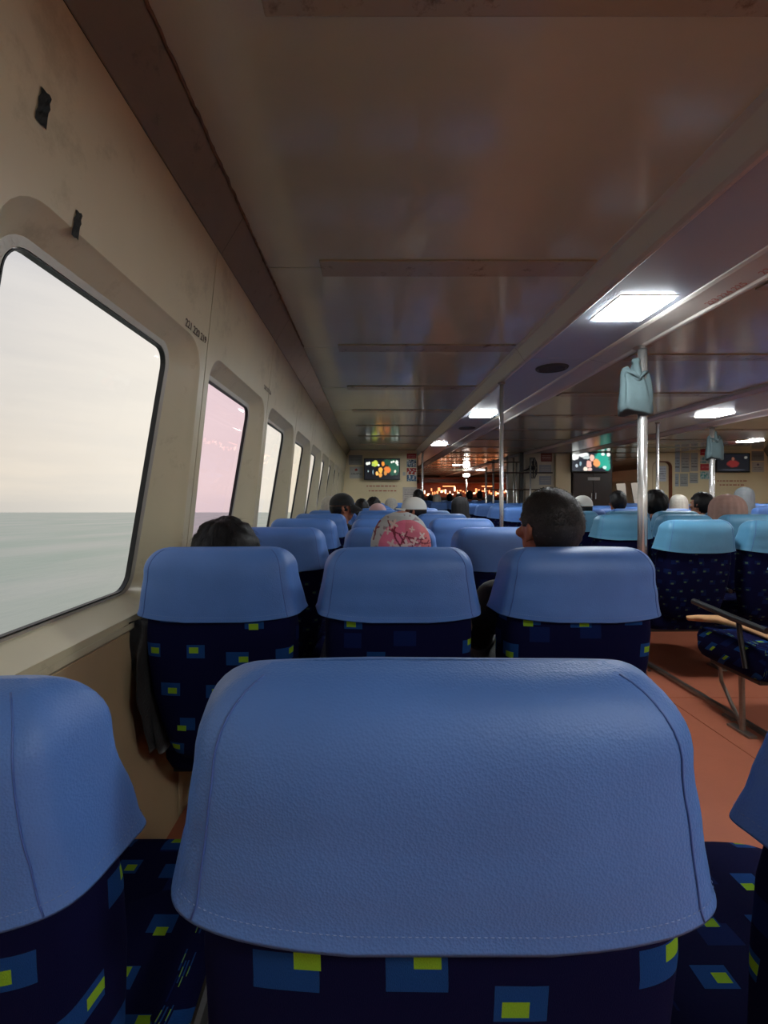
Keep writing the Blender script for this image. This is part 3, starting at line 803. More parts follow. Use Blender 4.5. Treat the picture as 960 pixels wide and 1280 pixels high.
for r, y in enumerate(RROW):
    for c, x in enumerate(CXR):
        if (x - .25) / (y + .5) > .93: continue
        lab = '%s covered seat right of the aisle, row %s, %s' % ('teal-lit blue' if r < 4 else 'blue', ORD[r], ['beside the aisle', 'second seat in', 'third seat in', 'fourth seat in'][c])
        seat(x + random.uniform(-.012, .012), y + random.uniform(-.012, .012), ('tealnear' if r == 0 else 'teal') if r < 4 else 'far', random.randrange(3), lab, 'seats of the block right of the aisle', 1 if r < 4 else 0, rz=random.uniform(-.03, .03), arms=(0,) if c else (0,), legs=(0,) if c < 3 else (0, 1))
for r in range(4, 10):
    y = RROW[r] - .1
    for c in range(8):
        x = 5.3 + .5 * c
        if (x - .2) / y > .90 or x > 8.9: continue
        lab = 'blue seat beyond the far aisle, %s row in view, %s seat in' % (ORD[r - 4], ORD[c] if c else 'first')
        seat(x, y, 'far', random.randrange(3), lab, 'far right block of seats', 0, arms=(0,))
for r, y in enumerate([11.3, 12.15, 13.0, 13.85, 14.7, 15.55]):
    for c, x in enumerate([1.7, 2.2, 2.7, 3.2, 3.7, 4.2]):
        if not (526 < 464 + x * F / y < 640): continue
        seat(x, y, 'far', random.randrange(3), 'blue seat in the forward cabin, %s row past the bulkhead, %s seat in' % (ORD[r] if r else 'first', ORD[c] if c else 'first'), 'seats of the forward cabin', 0, arms=(0,))

# ------------------------------------------------------------------ FORWARD BULKHEADS, CUPBOARD, DOOR, SCREENS, NOTICES
YB = Y1 - .012
def P(px, py, Y=YB): return at(px, py, Y)
# centre casing with column and cupboard
x0, x1, x2 = P(657, 0, Y1).x, P(713, 0, Y1).x, P(763, 0, Y1).x
cas = slab('wall_centre', (x0, Y1, 0), (x1, Y1 + 1.4, EYE + .995), M['greywall'], kind='structure')
col_ = link('column', box_me((P(693, 0).x, Y1 - .09, 0), (P(712, 0).x, Y1 - .001, EYE + .99), .02), cas, M['yellow'])
cup = empty('tall_cupboard', ((x1 + x2) / 2 + .01, Y1, 0)); tag(cup, 'tall dark brown cupboard below the middle television', 'cupboard')
hw = (x2 - x1) / 2 - .01
link('body', box_me((-hw, -.08, 0), (hw, .6, EYE + .94), .01), cup, M['brown'])
for s_ in (-1, 1):
    d = link('door', box_me((-hw + .02 if s_ < 0 else .005, -.10, .08), (-.005 if s_ < 0 else hw - .02, -.08, EYE + .52), .005), cup, M['brown'])
    link('handle', tube_me([(s_ * .05, -.125, 1.10), (s_ * .05, -.13, 1.24)], .012, 8), d, M['steel'])
link('nameplate', box_me((-.12, -.108, EYE + .36), (.16, -.101, EYE + .43), .003), cup, M['lampframe'])
def television(px, py, w, h, Y, fn, mat, label):
    c = at(px, py, Y); e = empty('television', c); tag(e, label, 'television')
    bm = bmesh.new(); b_ = .018
    add_box(bm, (-w / 2, 0, -h / 2), (w / 2, .045, h / 2), .006)
    link('casing', bm_done(bm, 'casing'), e, M['black'])
    for nm, a, b2_ in (('bezel', (-w / 2, -.012, -h / 2), (w / 2, .0, -h / 2 + b_ * 1.4)), ('bezel', (-w / 2, -.012, h / 2 - b_), (w / 2, .0, h / 2)),
                       ('bezel', (-w / 2, -.012, -h / 2 + b_), (-w / 2 + b_, .0, h / 2 - b_)), ('bezel', (w / 2 - b_, -.012, -h / 2 + b_), (w / 2, .0, h / 2 - b_))):
        link(nm, box_me(a, b2_), e, M['black'])
    s_ = color_grid('screen', w - 2 * b_, h - 2 * b_, 72, 40, fn, mat, e); s_.location = (0, -.004, 0)
    link('bracket', box_me((-.1, .045, -.1), (.1, .10, .1), .004), e, M['black'])
    return e
def blobs(L, base=(.004, .005, .008)):
    def fn(u, v):
        c = list(base)
        for (cu, cv, ru, rv, col) in L:
            wob = .25 * noise.noise(Vector((u * 14, v * 9, cu * 10)))
            d = math.hypot((u - cu) / ru, (v - cv) / rv) + wob
            k = max(0, min(1, (1.15 - d) * 3))
            for i in range(3): c[i] = c[i] * (1 - k) + col[i] * k
        return c
    return fn
O_, G_, W_, Y_ = (.62, .22, .03), (.01, .07, .04), (.65, .68, .6), (.45, .50, .06)
fn1 = blobs([(.85, .6, .16, .42, G_), (.65, .85, .12, .14, (.01, .05, .03)), (.07, .78, .045, .08, W_), (.13, .8, .03, .07, W_), (.30, .78, .09, .15, Y_), (.25, .72, .05, .07, (.3, .45, .1)), (.40, .7, .03, .05, W_),
             (.53, .76, .045, .12, O_), (.46, .45, .06, .14, (.7, .35, .05)), (.66, .48, .10, .15, (.6, .16, .03)), (.60, .3, .05, .1, (.5, .2, .04)), (.36, .28, .045, .10, (.8, .4, .1)), (.45, .2, .05, .1, (.6, .25, .05)),
             (.78, .85, .03, .06, W_), (.84, .88, .03, .05, W_), (.93, .84, .045, .1, W_), (.95, .72, .03, .05, W_), (.88, .38, .03, .07, (.6, .55, .4)), (.24, .35, .015, .12, (.2, .3, .35)), (.1, .4, .02, .05, (.3, .4, .4))])
TL = (.02, .30, .22)
fn2 = blobs([(.78, .62, .2, .42, TL), (.92, .3, .08, .3, (.02, .3, .22)), (.08, .8, .10, .2, (.75, .78, .75)), (.3, .9, .14, .14, (.7, .72, .7)), (.38, .75, .1, .1, (.4, .45, .45)), (.52, .72, .06, .18, (.75, .42, .34)), (.64, .45, .09, .2, (.75, .28, .10)),
             (.44, .38, .07, .2, (.7, .34, .28)), (.35, .12, .06, .12, (.7, .6, .5)), (.46, .1, .06, .1, (.6, .4, .35)), (.85, .2, .05, .1, (.5, .75, .65)), (.8, .92, .05, .08, (.6, .7, .65)), (.95, .9, .05, .1, (.7, .7, .65)), (.22, .4, .03, .12, (.2, .3, .35)), (.12, .3, .03, .1, (.4, .45, .5))], (.01, .012, .02))
fn3 = blobs([(.5, .45, .18, .2, (.35, .04, .04)), (.5, .72, .05, .1, (.4, .15, .1)), (.9, .8, .05, .08, (.4, .4, .35)), (.15, .75, .06, .1, (.35, .35, .3)), (.5, .1, .4, .05, (.08, .09, .12))], (.02, .022, .03))
television(477.5, 586.5, 45 * 10.26 / F, 27 * 10.26 / F, 10.26, fn1, M['screen'], 'left television on the cream bulkhead showing orange figures on black')
television(739, 577.5, 50 * 10.18 / F, 25 * 10.18 / F, 10.18, fn2, M['screen'], 'middle television above the brown cupboard, bright teal and skin tones')
television(916, 578.5, 42 * 10.26 / F, 24 * 10.26 / F, 10.26, fn3, M['screendim'], 'right television with a dark picture on the yellow bulkhead')
def notice(x0, y0, x1, y1, Y, fn, label, cat='poster', tilt=0):
    c = at((x0 + x1) / 2, (y0 + y1) / 2, Y); w, h = (x1 - x0) * Y / F, (y1 - y0) * Y / F
    o = color_grid('notice' if cat == 'notice' else 'poster', w, h, 28, 28, fn, M['paper']); o.location = c
    me = o.data; bm = bmesh.new(); bm.from_mesh(me); bmesh.ops.solidify(bm, geom=bm.faces[:], thickness=.002); bm.to_mesh(me); bm.free()
    tag(o, label, cat); return o
def lines(bgc, ink, rows, top=None, topc=None, m=.12):
    def fn(u, v):
        if top and (u - .5) ** 2 + (v - top) ** 2 < .012: return topc
        for r in rows:
            if abs(v - r) < .022 and m < u < 1 - m and noise.noise(Vector((u * 30, r * 50, 0))) > -.25: return ink
        return bgc
    return fn
GP, WP = srgb(150, 150, 146)[:3], srgb(196, 192, 184)[:3]
notice(436, 569, 453, 581, YB, lines(GP, srgb(90, 88, 86)[:3], [.3, .5, .7]), 'grey printed notice at the top left of the left television', 'notice')
notice(437, 583.5, 453.5, 598, YB, lines(WP, srgb(50, 45, 50)[:3], [.45, .33], .74, srgb(180, 60, 60)[:3]), 'white notice with a red emblem left of the left television', 'notice')
def redpic(seed, a, b_):
    def fn(u, v):
        n = noise.noise(Vector((u * 5, v * 4, seed)))
        return a if n > .05 else b_ if n > -.25 else srgb(214, 208, 200)[:3]
    return fn
RD, BL = srgb(168, 52, 50)[:3], srgb(70, 96, 128)[:3]
notice(508.5, 567, 520.5, 573.5, YB, lines(RD, srgb(210, 180, 170)[:3], [.35, .6]), 'dark red poster high beside the far left pole', 'poster')
notice(508.5, 574.5, 520.5, 584, YB, redpic(3, srgb(150, 160, 168)[:3], srgb(60, 76, 96)[:3]), 'bluish grey poster second from the top beside the left television', 'poster')
notice(508.5, 585, 520.5, 593, YB, redpic(9, RD, srgb(190, 90, 84)[:3]), 'red poster with pale figures, third in the stack by the left television', 'poster')
notice(508.5, 593.6, 520.5, 601.5, YB, redpic(5, BL, srgb(120, 150, 170)[:3]), 'blue poster lowest of the stack by the left television', 'poster')
notice(503.5, 609, 521, 627, YB, lines(srgb(186, 180, 170)[:3], srgb(140, 136, 134)[:3], [.2, .35, .5, .65, .8]), 'pale framed notice low beside the passage opening', 'notice')
notice(503.5, 590, 507, 594.5, YB, lines(WP, GP, [.5]), 'small white sticker right of the left television', 'notice')
notice(875.5, 562, 887.5, 569, YB, lines(srgb(190, 60, 66)[:3], srgb(220, 170, 160)[:3], [.5]), 'red poster topmost of the stack left of the right television', 'poster')
notice(875.5, 570.5, 887.5, 579, YB, redpic(11, srgb(120, 170, 168)[:3], srgb(190, 200, 196)[:3]), 'teal poster second of the stack left of the right television', 'poster')
notice(875.5, 580, 887.5, 588, YB, lines(srgb(206, 66, 74)[:3], srgb(230, 190, 180)[:3], [.4, .6]), 'bright red poster third of the stack left of the right television', 'poster')
notice(875.5, 589.5, 887.5, 599, YB, redpic(13, srgb(190, 204, 204)[:3], srgb(80, 160, 150)[:3]), 'white and teal poster lowest left of the right television', 'poster')
notice(939.5, 564, 955, 576, YB, lines(GP, srgb(96, 92, 90)[:3], [.3, .5, .7]), 'upper grey notice right of the right television', 'notice')
notice(940, 577.5, 955, 590, YB, lines(WP, srgb(90, 88, 90)[:3], [.3, .45], .74, srgb(120, 110, 120)[:3]), 'lower pale notice right of the right television', 'notice')
for (a, b_, c, d, lb) in ((842, 565, 850, 590, 'tall pale panel notice right of the arched doorway'), (851.5, 566, 862, 590, 'wide grey panel notice on the grey bulkhead'), (863.5, 566, 872.5, 589, 'grey notice with a dark line beside the red posters'),
                          (841.5, 592, 848.5, 608, 'small blue-grey paper low beside the doorway'), (850, 592, 860, 608, 'grey paper in the lower row of the grey bulkhead'), (862, 591, 872.5, 604, 'pale paper lowest near the yellow bulkhead')):
    notice(a, b_, c, d, YB, lines(srgb(172, 172, 166)[:3] if a > 845 else srgb(170, 180, 190)[:3], srgb(120, 118, 116)[:3], [.25, .4, .55, .7]), lb, 'notice')
# posters on the centre casing
for (a, b_, c, d, lb) in ((676, 566, 690, 577, 'dark red notice on the centre casing'), (674, 581, 689, 592, 'upper grey paper on the centre casing'), (674, 595, 689, 606, 'lower grey paper on the centre casing')):
    notice(a, b_, c, d, YB, lines(srgb(120, 60, 52)[:3] if b_ < 570 else srgb(150, 154, 160)[:3], srgb(190, 180, 170)[:3], [.3, .5, .7]), lb, 'notice')
# red painted two-line inscriptions under both televisions (too small to read in the photo)
def inscription(px0, px1, pys, parent):
    random.seed(px0)
    for k, py in enumerate(pys):
        bm = bmesh.new(); x = px0 + (3 * k)
        while x < px1 - 3 * k:
            w = random.uniform(2, 5)
            a = at(x, py + .9, YB); b_ = at(min(x + w, px1), py - .9, YB)
            add_box(bm, (a.x, Y1 - .002, a.z + .004), (b_.x, Y1, b_.z - .008))
            x += w + 1.3
        o = link('lettering', bm_done(bm, 'l'), parent, M['pinkred']); o['kind'] = 'stuff'
inscription(458, 496, (607.5, 613.5), fp); inscription(897, 934, (601, 606), wfr)

# grey bulkhead with the arched doorway
xa, xb, xc = P(812, 0, Y1).x, P(840, 0, Y1).x, XR + .66
zt = P(0, 575, Y1).z; za = zt - .30
def arch(x0, x1, ztop, r, n=8):
    return [(x1, 0)] + [(x1 - r + r * math.cos(R(90 * i / n)), ztop - r + r * math.sin(R(90 * i / n))) for i in range(n + 1)] + [(x0 + r - r * math.sin(R(90 * i / n)), ztop - r + r * math.cos(R(90 * i / n))) for i in range(n + 1)] + [(x0, 0)]
inner = arch(xa + .03, xb - .03, zt - .03, .14)
bm = bmesh.new(); Hc = EYE + .995; n = len(inner)
outer = []
for x, z in inner:
    f = z / (zt - .03); outer.append((XR - .05 if x < (xa + xb) / 2 else xc, 0 if z == 0 else Hc if z > zt - .18 else z))
A = [bm.verts.new((x, Y1 - .001, z)) for x, z in inner]; B = [bm.verts.new((x, Y1 - .001, z)) for x, z in outer]
for i in range(n - 1):
    try: bm.faces.new((A[i], A[i + 1], B[i + 1], B[i]))
    except ValueError: pass
bmesh.ops.remove_doubles(bm, verts=bm.verts, dist=1e-5)
bmesh.ops.solidify(bm, geom=bm.faces[:], thickness=.06)
bmesh.ops.recalc_face_normals(bm, faces=bm.faces)
gw = link('wall_doorway', bm_done(bm, 'wall'), None, M['yellow']); gw['kind'] = 'structure'
bm = bmesh.new()
op = arch(xa, xb, zt, .17); ip = arch(xa + .045, xb - .045, zt - .045, .125)
r_ = [[bm.verts.new((x, y, z)) for x, z in pp] for pp, y in ((op, Y1 + .0), (op, Y1 - .05), (ip, Y1 - .05), (ip, Y1 + .07))]
for q in range(3):
    for i in range(len(op) - 1): bm.faces.new((r_[q][i], r_[q][i + 1], r_[q + 1][i + 1], r_[q + 1][i]))
bmesh.ops.recalc_face_normals(bm, faces=bm.faces)
dr = link('door_1', bm_done(bm, 'door'), None, M['wood']); tag(dr, kind='structure')
link('door_leaf', box_me((xa + .03, Y1 + .05, 0), (xb - .03, Y1 + .08, zt - .02), .004), dr, M['yellow'])
cg = color_grid('door_notice', .2, .36, 20, 24, lines(srgb(214, 218, 222)[:3], srgb(150, 150, 160)[:3], [.2, .35, .5, .65, .8]), M['paper'], dr); cg.location = ((xa + xb) / 2 + .06, Y1 + .047, P(0, 592, Y1).z)
link('handle', tube_me([(xb - .1, Y1 + .02, 1.0), (xb - .1, Y1 + .02, 1.12)], .012, 8), dr, M['steel'])

# stair railing of steel posts and dark bars left of the centre casing
yr = 10.0
e = empty('stair_railing', (at(645, 0, yr).x, yr, 0)); tag(e, 'railing of steel posts and dark crossbars left of the centre casing', 'railing')
for px, dy, top in ((607.5, 0, 584), (616.5, .2, 574), (634, 0, 570), (642, .3, 572), (645.5, 0, 578), (663, -.12, 572)):
    p_ = at(px, top, yr + dy); link('post', tube_me([(p_.x - e.location.x, dy, 0), (p_.x - e.location.x, dy, p_.z)], .022, 10), e, M['steel'], True)
for py in (578, 591, 612):
    a, b_ = at(607, py, yr), at(690 if py > 580 else 650, py, yr)
    link('crossbar', tube_me([(a.x - e.location.x, -.03, a.z), (b_.x - e.location.x, -.03, b_.z)], .014, 8), e, M['brown'])
cp = at(651.5, 0, yr + .2)
o = link('dark_column', box_me((-.045, -.045, 0), (.045, .045, EYE + .99), .01), None, M['black']); o.location = cp * 1; o.location.z = 0; tag(o, 'slim black column beside the wall fan', 'column')
# wall fan, turned nearly edge-on
c = at(667, 585, 10.12); e = empty('wall_fan', c); e.rotation_euler = (0, 0, R(62)); tag(e, 'round dark wall fan on the centre casing beside the black column', 'fan')
for r, y in ((.235, -.02), (.235, .03), (.16, -.055), (.08, -.065)):
    link('guard_ring', tube_me([(r * math.cos(a), y, r * math.sin(a)) for a in [2 * math.pi * k / 32 for k in range(33)]], .006, 6), e, M['grille'])
bm = bmesh.new()
for k in range(28):
    a = 2 * math.pi * k / 28
    add_tube(bm, [(.03 * math.cos(a), -.065, .03 * math.sin(a)), (.15 * math.cos(a), -.056, .15 * math.sin(a)), (.235 * math.cos(a), -.02, .235 * math.sin(a)), (.235 * math.cos(a), .03, .235 * math.sin(a))], .0025, 4)
o = link('guard_wires', bm_done(bm, 'w'), e, M['grille']); o['kind'] = 'stuff'
for k in range(3):
    bm = bmesh.new(); a0 = R(120 * k); vs = []
    for i in range(7):
        r = .04 + .17 * i / 6
        for j in (-1, 1):
            a = a0 + j * (.25 + .22 * math.sin(i / 6 * 2.6)); vs.append(bm.verts.new((r * math.cos(a), j * .018, r * math.sin(a))))
    for i in range(6): bm.faces.new((vs[2 * i], vs[2 * i + 1], vs[2 * i + 3], vs[2 * i + 2]))
    bmesh.ops.solidify(bm, geom=bm.faces[:], thickness=.003); link('blade', bm_done(bm, 'b'), e, M['grille'])
link('motor', tube_me([(0, -.03, 0), (0, .10, 0)], [.045, .06], 16), e, M['black'])
link('bracket', tube_me([(0, .08, 0), (.02, .16, -.04), (.04, .22, -.05)], .02, 8), e, M['black'])

# lit kiosk counter at the bow end of the passage
e = empty('kiosk_counter', (at(590, 0, 21.5).x, 21.5, 0)); tag(e, 'snack kiosk glowing orange deep in the forward cabin', 'counter')
link('counter_body', box_me((-2.6, -.3, 0), (2.4, .3, 1.12), .02), e, M['brown'])
link('canopy', box_me((-2.6, -.3, EYE + .62), (2.4, .5, EYE + .80), .02), e, M['wood'])
link('back_panel', box_me((-2.6, .9, 0), (2.4, .96, 2.1), .01), e, M['wood'])
random.seed(12)
for k in range(46):
    x = -2.45 + .105 * k + random.uniform(-.03, .03); h = random.uniform(.05, .22); w = random.uniform(.02, .055); z = random.uniform(EYE + .0, EYE + .24)
    link('lit_panel', box_me((x - w, .3, z), (x + w, .34, z + h), .004), e, M['warm2'] if random.random() < .38 else M['warm'])
for k in (1, 3):
    link('lit_strip', box_me((-2.3 + k * .95, .32, EYE + .42 + .03 * (k % 2)), (-1.7 + k * .95, .35, EYE + .50), .004), e, M['warm'])
# lamp on a post, brightest spot of the forward cabin
pl = at(583, 594, 17.0)
e = empty('post_lamp', (pl.x, 17.0, 0)); tag(e, 'bright round lamp on a thin post deep in the forward cabin', 'lamp')
link('post', tube_me([(0, 0, 0), (0, 0, pl.z - .1)], .03, 10), e, M['steel'], True)
bm = bmesh.new(); bmesh.ops.create_uvsphere(bm, u_segments=20, v_segments=12, radius=.10); bmesh.ops.scale(bm, vec=(1.3, 1, .7), verts=bm.verts); bmesh.ops.translate(bm, vec=(0, 0, pl.z), verts=bm.verts)
link('globe', bm_done(bm, 'g'), e, M['lampfar'], True)
link('socket', tube_me([(0, 0, pl.z - .14), (0, 0, pl.z - .07)], [.04, .07], 12), e, M['black'])

# ------------------------------------------------------------------ PEOPLE
def cap_shell(rad, keep, nz=.004, nf=18, seed=0, nu=56, nv=36, c=(0, -.006, .012), thick=.006):
    bm = bmesh.new(); q = bmesh.ops.create_uvsphere(bm, u_segments=nu, v_segments=nv, radius=1)
    for v in bm.verts:
        d = v.co.copy(); p = Vector((c[0] + d.x * rad[0], c[1] + d.y * rad[1], c[2] + d.z * rad[2]))
        k = noise.noise(Vector((d.x * nf * .5, d.y * nf * .5, d.z * nf * .18 + seed))) + .5 * noise.noise(Vector((d.x * nf * 2, d.y * nf * 2, d.z * nf * .5 + seed)))
        v.co = p + d * nz * k
    bmesh.ops.delete(bm, geom=[f for f in bm.faces if not keep(f.calc_center_median())], context='FACES')
    bmesh.ops.solidify(bm, geom=bm.faces[:], thickness=-thick if thick else 0)
    me = bm_done(bm, 'hair')
    for p in me.polygons: p.use_smooth = True
    return me
def hair_keep(p): return (p.z > .048 + .25 * max(0, p.y - .03)) or (p.y < .022 and p.z > -.030) or (p.y < -.028 and p.z > -.078)
def strands(rad, n, L, down, keep, seed, c=(0, -.006, .012), w=.0009):
    random.seed(seed); bm = bmesh.new()
    for i in range(n):
        d = Vector((random.gauss(0, 1), random.gauss(-.3, 1), abs(random.gauss(.4, .8)))).normalized()
        p = Vector((c[0] + d.x * rad[0], c[1] + d.y * rad[1], c[2] + d.z * rad[2]))
        if not keep(p): continue
        tg = (Vector((random.uniform(-.5, .5) + d.x * .6, -.5 + random.uniform(-.4, .4), -down)) - d * d.dot(Vector((d.x * .6, -.5, -down)))).normalized()
        l = L * random.uniform(.5, 1.2); q1 = p + d * .003 + tg * l * .5; q2 = p + d * random.uniform(-.001, .005) + tg * l
        s_ = d.cross(tg).normalized() * w
        vs = [bm.verts.new(x) for x in (p - s_, p + s_, q1 + s_ * .8 + d * .001, q1 - s_ * .8 + d * .001, q2)]
        bm.faces.new((vs[0], vs[1], vs[2], vs[3])); bm.faces.new((vs[3], vs[2], vs[4]))
    return bm_done(bm, 'strands')
def hijab_me(w, fn=None, pleat=0, seed=0, drop=.30, crown=.118):
    prof = [(0, crown), (.25, crown - .003), (.5, crown - .013), (.72, crown - .032), (.88, crown - .060), (.97, .025), (1.0, -.02), (1.0, -.06), (1.02, -.10), (1.12, -.15), (1.38, -.20), (1.72, -.25), (1.9, -drop)]
    n = 72; rr = []
    fine = []
    for (a, za_), (b_, zb_) in zip(prof, prof[1:]):
        for k in range(4): fine.append((lerp(a, b_, k / 4), lerp(za_, zb_, k / 4)))
    fine.append(prof[-1])
    for rad, z in fine[1:]:
        ring = []
        for k in range(n):
            a = 2 * math.pi * k / n; rx = w * rad; ry = (w + .016) * min(rad, 1.0) + max(0, rad - 1) * .03
            f = 1 + pleat * math.sin(a * 17) * .5 + .03 * noise.noise(Vector((math.cos(a) * 2.5, math.sin(a) * 2.5, z * 7 + seed)))
            ring.append((rx * f * math.cos(a), -.004 + ry * f * math.sin(a), z))
        rr.append(ring)
    me = rings_mesh(rr, 'headscarf', True)
    bm = bmesh.new(); bm.from_mesh(me)
    bmesh.ops.delete(bm, geom=[f for f in bm.faces if (lambda c: c.y > .045 and abs(c.x) < .062 and -.095 < c.z < .055)(f.calc_center_median())], context='FACES')
    bmesh.ops.recalc_face_normals(bm, faces=bm.faces)
    me = bm_done(bm, 'headscarf')
    for p in me.polygons: p.use_smooth = True
    if fn:
        ca = me.color_attributes.new('Col', 'FLOAT_COLOR', 'POINT')
        for i, v in enumerate(me.vertices): ca.data[i].color = c4(fn(v.co))
    return me
def person(x, y, H, bk, label, top, skin='skin', head=None, sx_=1.0, lean=0):
    B_ = BODIES[bk]; e = empty('person', (x, y, 0)); e.scale = (sx_, 1, H / B_['H']); tag(e, label, 'person')
    key = (bk, skin)
    me = B_.setdefault(key, mcopy(B_['body'], M[skin])); link('body', me, e)
    me = B_.setdefault((bk, 't', top), mcopy(B_['top'], M[top])); link('shirt', me, e)
    me = B_.setdefault((bk, 'p'), mcopy(B_['trousers'], M['blackcloth'])); link('trousers', me, e)
    for q in SHOES: link('shoe', q, e)
    for nm, me, mat in head or []:
        o = link(nm, me, e); 
        if mat is not None: me.materials.clear(); me.materials.append(mat)
        o.matrix_local = B_['hm']
        if nm == 'hair_strands': o['kind'] = 'stuff'
    return e
for nm, c_ in dict(sh_grey=(96, 96, 104), sh_white=(196, 194, 190), sh_navy=(34, 40, 66), sh_brown=(110, 84, 70), sh_pink=(190, 150, 152), sh_beige=(180, 160, 136)).items(): M[nm] = pbr(nm.replace('sh_', 'shirt_'), srgb(*c_), .85, bump=.001, bscale=70)
M['hj_brown'] = pbr('pale_brown_headscarf', srgb(150, 118, 106), .8, var=.08, vscale=20)
M['hj_grey'] = pbr('grey_headscarf', srgb(128, 134, 138), .8, var=.1, vscale=18)
M['hj_pale'] = pbr('pale_grey_headscarf', srgb(190, 184, 172), .8, var=.12, vscale=40)
M['hj_pink'] = pbr('pale_pink_headscarf', srgb(196, 160, 160), .8)
M['hj_black'] = pbr('black_headscarf', srgb(22, 21, 24), .85)
# pink floral scarf: white-grey border, pink ground, red branches, pale blossoms
random.seed(5)
BR = []
def branch(x, z, a, L, d):
    if d == 0 or L < .01: return
    x2, z2 = x + L * math.cos(a), z + L * math.sin(a); BR.append((x, z, x2, z2)); 
    branch(x2, z2, a + random.uniform(-.5, .3), L * .85, d - 1)
    if random.random() < .75: branch(x2, z2, a + random.choice((-1, 1)) * random.uniform(.6, 1.2), L * .6, d - 2 if d > 1 else 0)
branch(-.045, .065, -.35, .034, 5); branch(.0, -.01, 1.9, .03, 5); branch(.03, .02, .2, .025, 4); branch(-.09, .03, 1.3, .02, 4); branch(.05, -.05, 1.0, .03, 4)
FLW = [(-.028, .082, .016), (-.046, .060, .011), (-.035, .022, .015), (.010, .020, .018), (.035, .030, .014), (.060, .045, .013), (-.01, .006, .02), (.028, .066, .010), (.045, .005, .016), (-.055, -.01, .016), (.0, -.05, .02), (.07, -.02, .016), (.0, .052, .008)]
def floral(p):
    x, z = p.x, p.z; n = noise.noise(Vector((x * 30, z * 30, 2)))
    if p.y > .03: return srgb(200, 120, 138)[:3]
    edge = math.hypot((x - .012) / .088, (z - .0) / .094) if z > 0 else abs(x - .012) / .088
    base = srgb(214, 110, 138)[:3] if x < .0 + .1 * z else srgb(206, 108, 110)[:3] if x > .055 else srgb(198, 104, 122)[:3]
    if edge > 1.0 + .03 * n:
        base = srgb(176, 180, 180)[:3]
        if noise.noise(Vector((x * 80, z * 80, 9))) > .36: base = srgb(140, 124, 128)[:3]
    for fx_, fz_, r in FLW:
        d = math.hypot(x - fx_, z - fz_); a = math.atan2(z - fz_, x - fx_)
        if d < r * (.62 + .38 * math.sin(a * 4 + fx_ * 90)): return srgb(210, 184, 176)[:3]
    for (x1, z1, x2, z2) in BR:
        L2 = (x2 - x1) ** 2 + (z2 - z1) ** 2; t_ = max(0, min(1, ((x - x1) * (x2 - x1) + (z - z1) * (z2 - z1)) / L2))
        if math.hypot(x - x1 - t_ * (x2 - x1), z - z1 - t_ * (z2 - z1)) < .0022: return srgb(112, 34, 50)[:3]
    return base
def densify(me, k=2):
    bm = bmesh.new(); bm.from_mesh(me); bmesh.ops.subdivide_edges(bm, edges=bm.edges[:], cuts=k, use_grid_fill=True); bm.to_mesh(me); bm.free(); return me
hj = hijab_me(.100, None, 0, 4); densify(hj, 3)
ca = hj.color_attributes.new('Col', 'FLOAT_COLOR', 'POINT')
for i, v in enumerate(hj.vertices): ca.data[i].color = c4(floral(v.co))
for p in hj.polygons: p.use_smooth = True

HY_ = lambda row: row
def px2x(px, y): return (px - 464) * (y + HY) / F
def topH(py, y): return EYE + (620 - py) * (y + HY) / F
r1 = ROWY[1]
# black-haired passenger: full bob of hair with a lower lump on the left
bob = lambda p: p.z > .055 or p.y < .04
hb = cap_shell((.113, .112, .112), lambda p: (p.z > .05 + .3 * max(0, p.y - .02)) or (p.y < .035 and p.z > -.13), .010, 9, 3, thick=.008)
bm = bmesh.new(); ell(bm, (0, 0, 0), (.038, .05, .058)); 
for v in bm.verts: v.co += v.co.normalized() * .006 * noise.noise(v.co * 60)
tuft = bm_done(bm, 'tuft'); 
for p in tuft.polygons: p.use_smooth = True
kb = lambda p: p.y < .05 or p.z > .05
pe = person(px2x(283, r1), r1, topH(649.5, r1), 'fwd', 'person with thick black hair slumped low in the window seat of second row', 'blackcloth', sx_=.88, head=[('hair', hb, M['hair']), ('hair_strands', strands((.116, .115, .116), 1500, .05, .9, kb, 3), M['hair'])])
o = link('hair_tuft', tuft, pe, M['hair']); o.location = (-.086, HY - .03, BODIES['fwd']['H'] - .150)
person(px2x(501, r1), r1, topH(640, r1) + .006, 'fwd', 'person wearing a pink floral headscarf with a pale border, middle seat', 'sh_beige', head=[('headscarf', hj, M['floral'])])
hk = lambda p: (p.z > .062 + .25 * max(0, p.y) and p.y < .040) or (p.y < .030 and p.z > .022) or (p.y < .012 and p.z > .0) or (p.y < -.026 and p.z > -.078)
hh = cap_shell((.084, .104, .110), hk, .004, 26, 8, thick=.005)
person(px2x(686, r1), r1, topH(612, r1), 'left24', 'man with short greying hair in black, face turned left, aisle seat of second row', 'blackcloth', sx_=1.06, head=[('hair', hh, M['hairgrey']), ('hair_strands', strands((.088, .108, .116), 2600, .012, .5, hk, 5, w=.0006), M['hairgrey'])])
